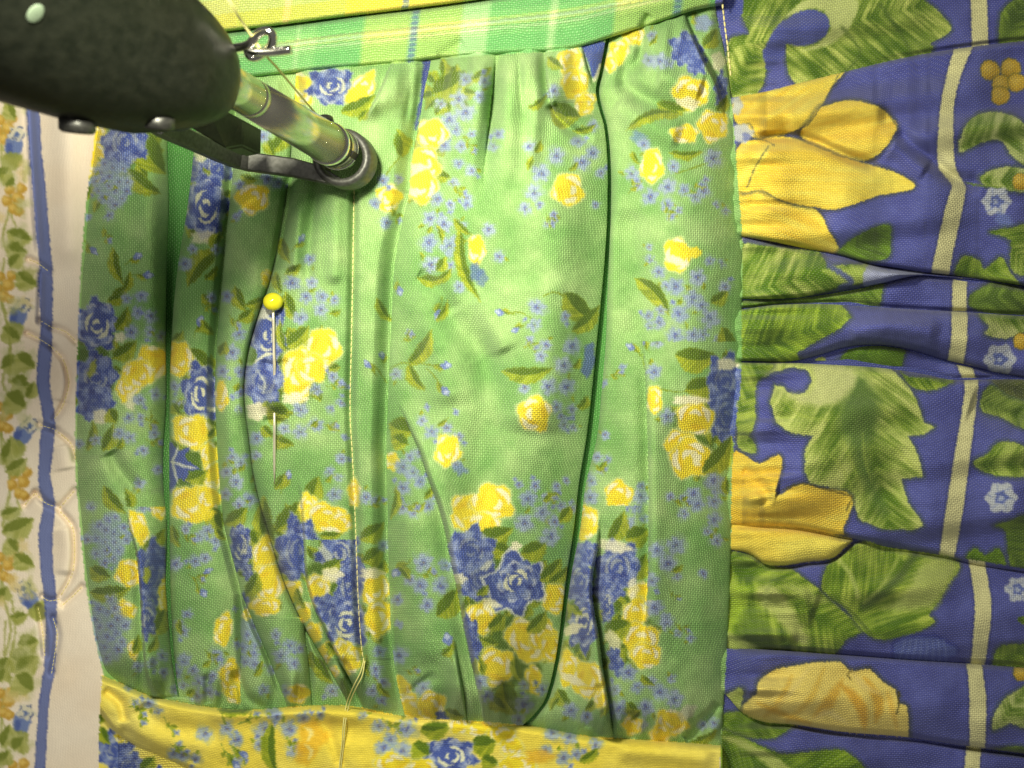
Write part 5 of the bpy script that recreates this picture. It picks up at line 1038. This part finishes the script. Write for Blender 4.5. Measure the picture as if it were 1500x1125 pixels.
# ---- quilting machine head
mach = empty('quilting_machine', I(360, 140, 350))
tag(mach, 'dark green black quilting machine head with steel needle bar and hopping foot', 'sewing machine')
sec = [((336, 126), (338, 120), 350, 4), ((331, 144), (338, 100), 352, 20), ((318, 160), (335, 80), 356, 36), ((300, 171), (330, 58), 362, 50), ((268, 180), (317, 33), 374, 64), ((225, 186), (299, 10), 392, 78), ((160, 187), (275, -14), 420, 92), ((80, 171), (236, -50), 455, 104), ((-20, 143), (170, -110), 495, 112), ((-140, 108), (80, -180), 540, 118)]
bm = bmesh.new(); rings = []
for (lx, ly), (ux, uy), zc, hz in sec:
    zc += 62
    ctr = I((lx + ux) / 2, (ly + uy) / 2, zc); k = (H - zc) / H * S
    a = Vector((ux - lx, -(uy - ly), 0)) / 2 * k; n = 40; ring = []
    for j in range(n):
        th = 2 * math.pi * j / n; c, s_ = math.cos(th), math.sin(th); e = 2 / 2.5
        ring.append(bm.verts.new(ctr + a * (abs(c) ** e * (1 if c >= 0 else -1)) + Vector((0, 0, 1)) * hz * S * .8 * (abs(s_) ** e * (1 if s_ >= 0 else -1))))
    rings.append(ring)
for r0, r1 in zip(rings, rings[1:]):
    for j in range(40): bm.faces.new((r0[j], r0[(j + 1) % 40], r1[(j + 1) % 40], r1[j]))
bm.faces.new(rings[0]); bm.faces.new(rings[-1][::-1])
housing = mesh_obj('housing', bm, M_PAINT, mach)

def along(p, q, t): return tuple(p[k] + (q[k] - p[k]) * t for k in range(3))
B0, B1 = I(335, 124, 372), I(507, 226, 94)
def bar(t): return B0.lerp(B1, t)
bm = bmesh.new()
tube(bm, [bar(-.16), bar(.12), bar(.121), bar(.127), bar(.128), bar(.15), bar(.151), bar(.157), bar(.158), bar(.80)], [19.5 * S, 20 * S, 18.8 * S, 18.8 * S, 20 * S, 20.4 * S, 19 * S, 19 * S, 20.4 * S, 26 * S], 48)
nb = mesh_obj('needle_bar', bm, M_STEEL, mach)
bm = bmesh.new(); tube(bm, [bar(.78), bar(.785), bar(.80), bar(.815), bar(.82)], [25 * S, 27.5 * S, 28.4 * S, 27.5 * S, 25 * S], 40); mesh_obj('collar', bm, M_CHROME, nb)
bm = bmesh.new(); tube(bm, [bar(.80), bar(.81), bar(.90), bar(.912), bar(.914)], [25 * S, 26.5 * S, 26.5 * S, 25 * S, 14 * S], 40); clamp = mesh_obj('needle_clamp', bm, M_STEEL, mach)
bm = bmesh.new(); tube(bm, [bar(.822), bar(.826), bar(.842), bar(.846)], [26 * S, 27 * S, 27 * S, 26 * S], 40); mesh_obj('groove_band', bm, M_DARK, clamp)
bm = bmesh.new(); tube(bm, [bar(.893), bar(.896), bar(.915), bar(.918)], [25 * S, 27.6 * S, 27.6 * S, 24 * S], 40); mesh_obj('lower_collar', bm, M_CHROME, clamp)
bm = bmesh.new()
cs = bar(.84); sdir = (I(470, 160, 130) - cs); sdir.normalize()
tube(bm, [cs + sdir * 22 * S, cs + sdir * 29 * S], 6 * S, 16); tube(bm, [cs + sdir * 28 * S, cs + sdir * 29 * S, cs + sdir * 38 * S, cs + sdir * 40 * S], [9 * S, 11.5 * S, 11.5 * S, 9.5 * S], 20)
mesh_obj('clamp_screw', bm, M_DARK, clamp)
bm = bmesh.new()
sl = bar(.875); td = (B1 - B0).normalized(); w_ = (P(NX, NY, H) - sl).normalized(); sx_ = td.cross(w_).normalized(); ww = w_ - td * w_.dot(td); ww.normalize()
cslot = sl + ww * 25.4 * S + sx_ * -4 * S
vs = [bm.verts.new(cslot + td * (i * 8 * S) + sx_ * (j * 4.5 * S) + ww * (k * 2.2 * S)) for i, j, k in ((-1, -1, 0), (1, -1, 0), (1, 1, 0), (-1, 1, 0), (-1, -1, 1), (1, -1, 1), (1, 1, 1), (-1, 1, 1))]
for f in ((0, 1, 2, 3), (7, 6, 5, 4), (0, 4, 5, 1), (1, 5, 6, 2), (2, 6, 7, 3), (3, 7, 4, 0)): bm.faces.new([vs[i] for i in f])
mesh_obj('set_screw', bm, M_DARK, clamp, False)
bm = bmesh.new(); tube(bm, [bar(.90), bar(.93), bar(.95), bar(1.02), bar(1.06)], [5 * S, 5 * S, 3.6 * S, 3.6 * S, 1 * S], 14); mesh_obj('needle', bm, M_CHROME, mach)

# hopping foot: flat ring, cranked arm, mounting plate
def lathe_ring(bm, ctr, prof, n=64):
    rs = []
    for j in range(n):
        th = 2 * math.pi * j / n
        rs.append([bm.verts.new(ctr + Vector((math.cos(th) * r * S, math.sin(th) * r * S, z * S))) for r, z in prof])
    m_ = len(prof)
    for j in range(n):
        for k in range(m_):
            bm.faces.new((rs[j][k], rs[j][(k + 1) % m_], rs[(j + 1) % n][(k + 1) % m_], rs[(j + 1) % n][k]))
zr = 104
foot_c = I(503, 232, zr)
def loft(bm, secs):                                  # rectangular beam, bevelled
    rings = []
    fr = frames([s[0] for s in secs])
    for (p, t, a, b), (_, w, th) in zip(fr, secs):
        g = (secs[-1][0] - secs[0][0]); a = Vector((g.y, -g.x, 0)); a = (a - t * a.dot(t)).normalized(); b = a.cross(t).normalized(); bv = min(w, th) * .22
        c = [(-w, -th + bv), (-w, th - bv), (-w + bv, th), (w - bv, th), (w, th - bv), (w, -th + bv), (w - bv, -th), (-w + bv, -th)]
        rings.append([bm.verts.new(p + a * u * S + b * v * S) for u, v in c])
    n = 8
    for r0, r1 in zip(rings, rings[1:]):
        for k in range(n): bm.faces.new((r0[k], r0[(k + 1) % n], r1[(k + 1) % n], r1[k]))
    bm.faces.new(rings[0][::-1]); bm.faces.new(rings[-1])
bm = bmesh.new()
loft(bm, [(I(228, 180, 330), 10, 9), (I(250, 192, 292), 10, 9), (I(290, 210, 228), 10, 9), (I(325, 226, 172), 10, 9), (I(345, 233, 140), 11, 9), (I(364, 237, 128), 12, 9), (I(430, 246, 110), 12, 9), (I(466, 255, 102), 11, 9), (I(486, 263, 98), 8, 9), (I(499, 267, 96), 5, 8)])
foot = mesh_obj('hopping_foot', bm, M_GREY, mach, False)
bm = bmesh.new(); lathe_ring(bm, foot_c, [(27, 0), (28, 8), (30, 11), (35, 11), (38, 8), (39, 4), (39, -20), (37, -24), (29, -24), (27, -20)])
mesh_obj('foot_ring', bm, M_GREY, foot)
bm = bmesh.new()
pg = [(250, 170), (300, 146), (356, 176), (355, 214), (331, 218)]; zz = [330, 320, 236, 236, 262]
t_ = [bm.verts.new(I(x, y, z)) for (x, y), z in zip(pg, zz)]; b_ = [bm.verts.new(I(x, y, z) - Vector((0, 0, 46 * S))) for (x, y), z in zip(pg, zz)]
bm.faces.new(t_); bm.faces.new(b_[::-1])
for k in range(5): bm.faces.new((t_[k], b_[k], b_[(k + 1) % 5], t_[(k + 1) % 5]))
bmesh.ops.bevel(bm, geom=bm.edges[:], offset=2 * S, segments=2, affect='EDGES')
mesh_obj('presser_bar', bm, M_DARK, mach, False)

# wire thread guide
bm = bmesh.new()
zt = 400
wp = [(306, 71), (330, 71), (352, 69), (366, 64), (378, 50), (390, 45), (399, 51), (398, 66), (388, 77), (374, 84), (366, 82), (364, 74), (376, 76), (398, 76), (426, 73)]
wz = [zt, zt, zt + 2, zt + 6, zt + 10, zt + 12, zt + 10, zt + 4, zt - 2, zt - 4, zt - 2, zt + 1, zt + 2, zt + 2, zt + 3]
tube(bm, cspline([I(x, y, z) for (x, y), z in zip(wp, wz)], 6), 4.0 * S, 14); mesh_obj('thread_guide', bm, M_CHROME, mach)

# black screws below the housing and the pale dot on its flank
def screw(x, y, z):
    bm = bmesh.new(); c = I(x, y, z); k = (H - z) / H
    d = (Vector((-.15, -1.0, -.25))).normalized()
    tube(bm, [c - d * 14 * S, c - d * 2 * S, c, c + d * 8 * S, c + d * 10 * S, c + d * 10.2 * S, c + d * 7 * S], [9 * S, 9 * S, 12.5 * S, 12.5 * S, 10.5 * S, 6 * S, 5 * S], 24)
    return mesh_obj('screw', bm, M_DARK, mach)
screw(113, 176, 500); screw(232, 172, 452)
from mathutils.bvhtree import BVHTree
dg = bpy.context.evaluated_depsgraph_get()
def hit(x, y):
    o = P(NX, NY, H); d = (I(x, y, 0) - o).normalized()
    bv = BVHTree.FromPolygons([v.co[:] for v in housing.data.vertices], [p.vertices[:] for p in housing.data.polygons])
    return bv.ray_cast(o - mach.location * 0, d)
loc, nor, _, _ = hit(52, 20)
bm = bmesh.new()
if loc is not None:
    q = nor.to_track_quat('Z', 'Y')
    rr = []
    for r, z in ((6.2, -1), (6.2, .3), (5.4, .6), (0.3, .6)):
        rr.append([bm.verts.new(loc + q @ Vector((math.cos(t) * r * S * 1.15, math.sin(t) * r * S * .75, z * S))) for t in np.linspace(0, 2 * math.pi, 24, endpoint=False)])
    for r0, r1 in zip(rr, rr[1:]):
        for k in range(24): bm.faces.new((r0[k], r0[(k + 1) % 24], r1[(k + 1) % 24], r1[k]))
    mesh_obj('indicator_dot', bm, M_DOT, mach)

# needle thread from above, through the guide to the needle
bm = bmesh.new()
tp = [(318, -30, 520), (348, 22, 440), (368, 52, 412), (384, 76, 398), (404, 97, 360), (440, 140, 260), (470, 175, 176), (490, 200, 140), (502, 212, 118)]
tube(bm, [I(*p) for p in tp], 1.3 * S, 8)
th = mesh_obj('needle_thread', bm, M_THREAD); tag(th, 'pale yellow thread stretched from wire guide down to the needle', 'thread')
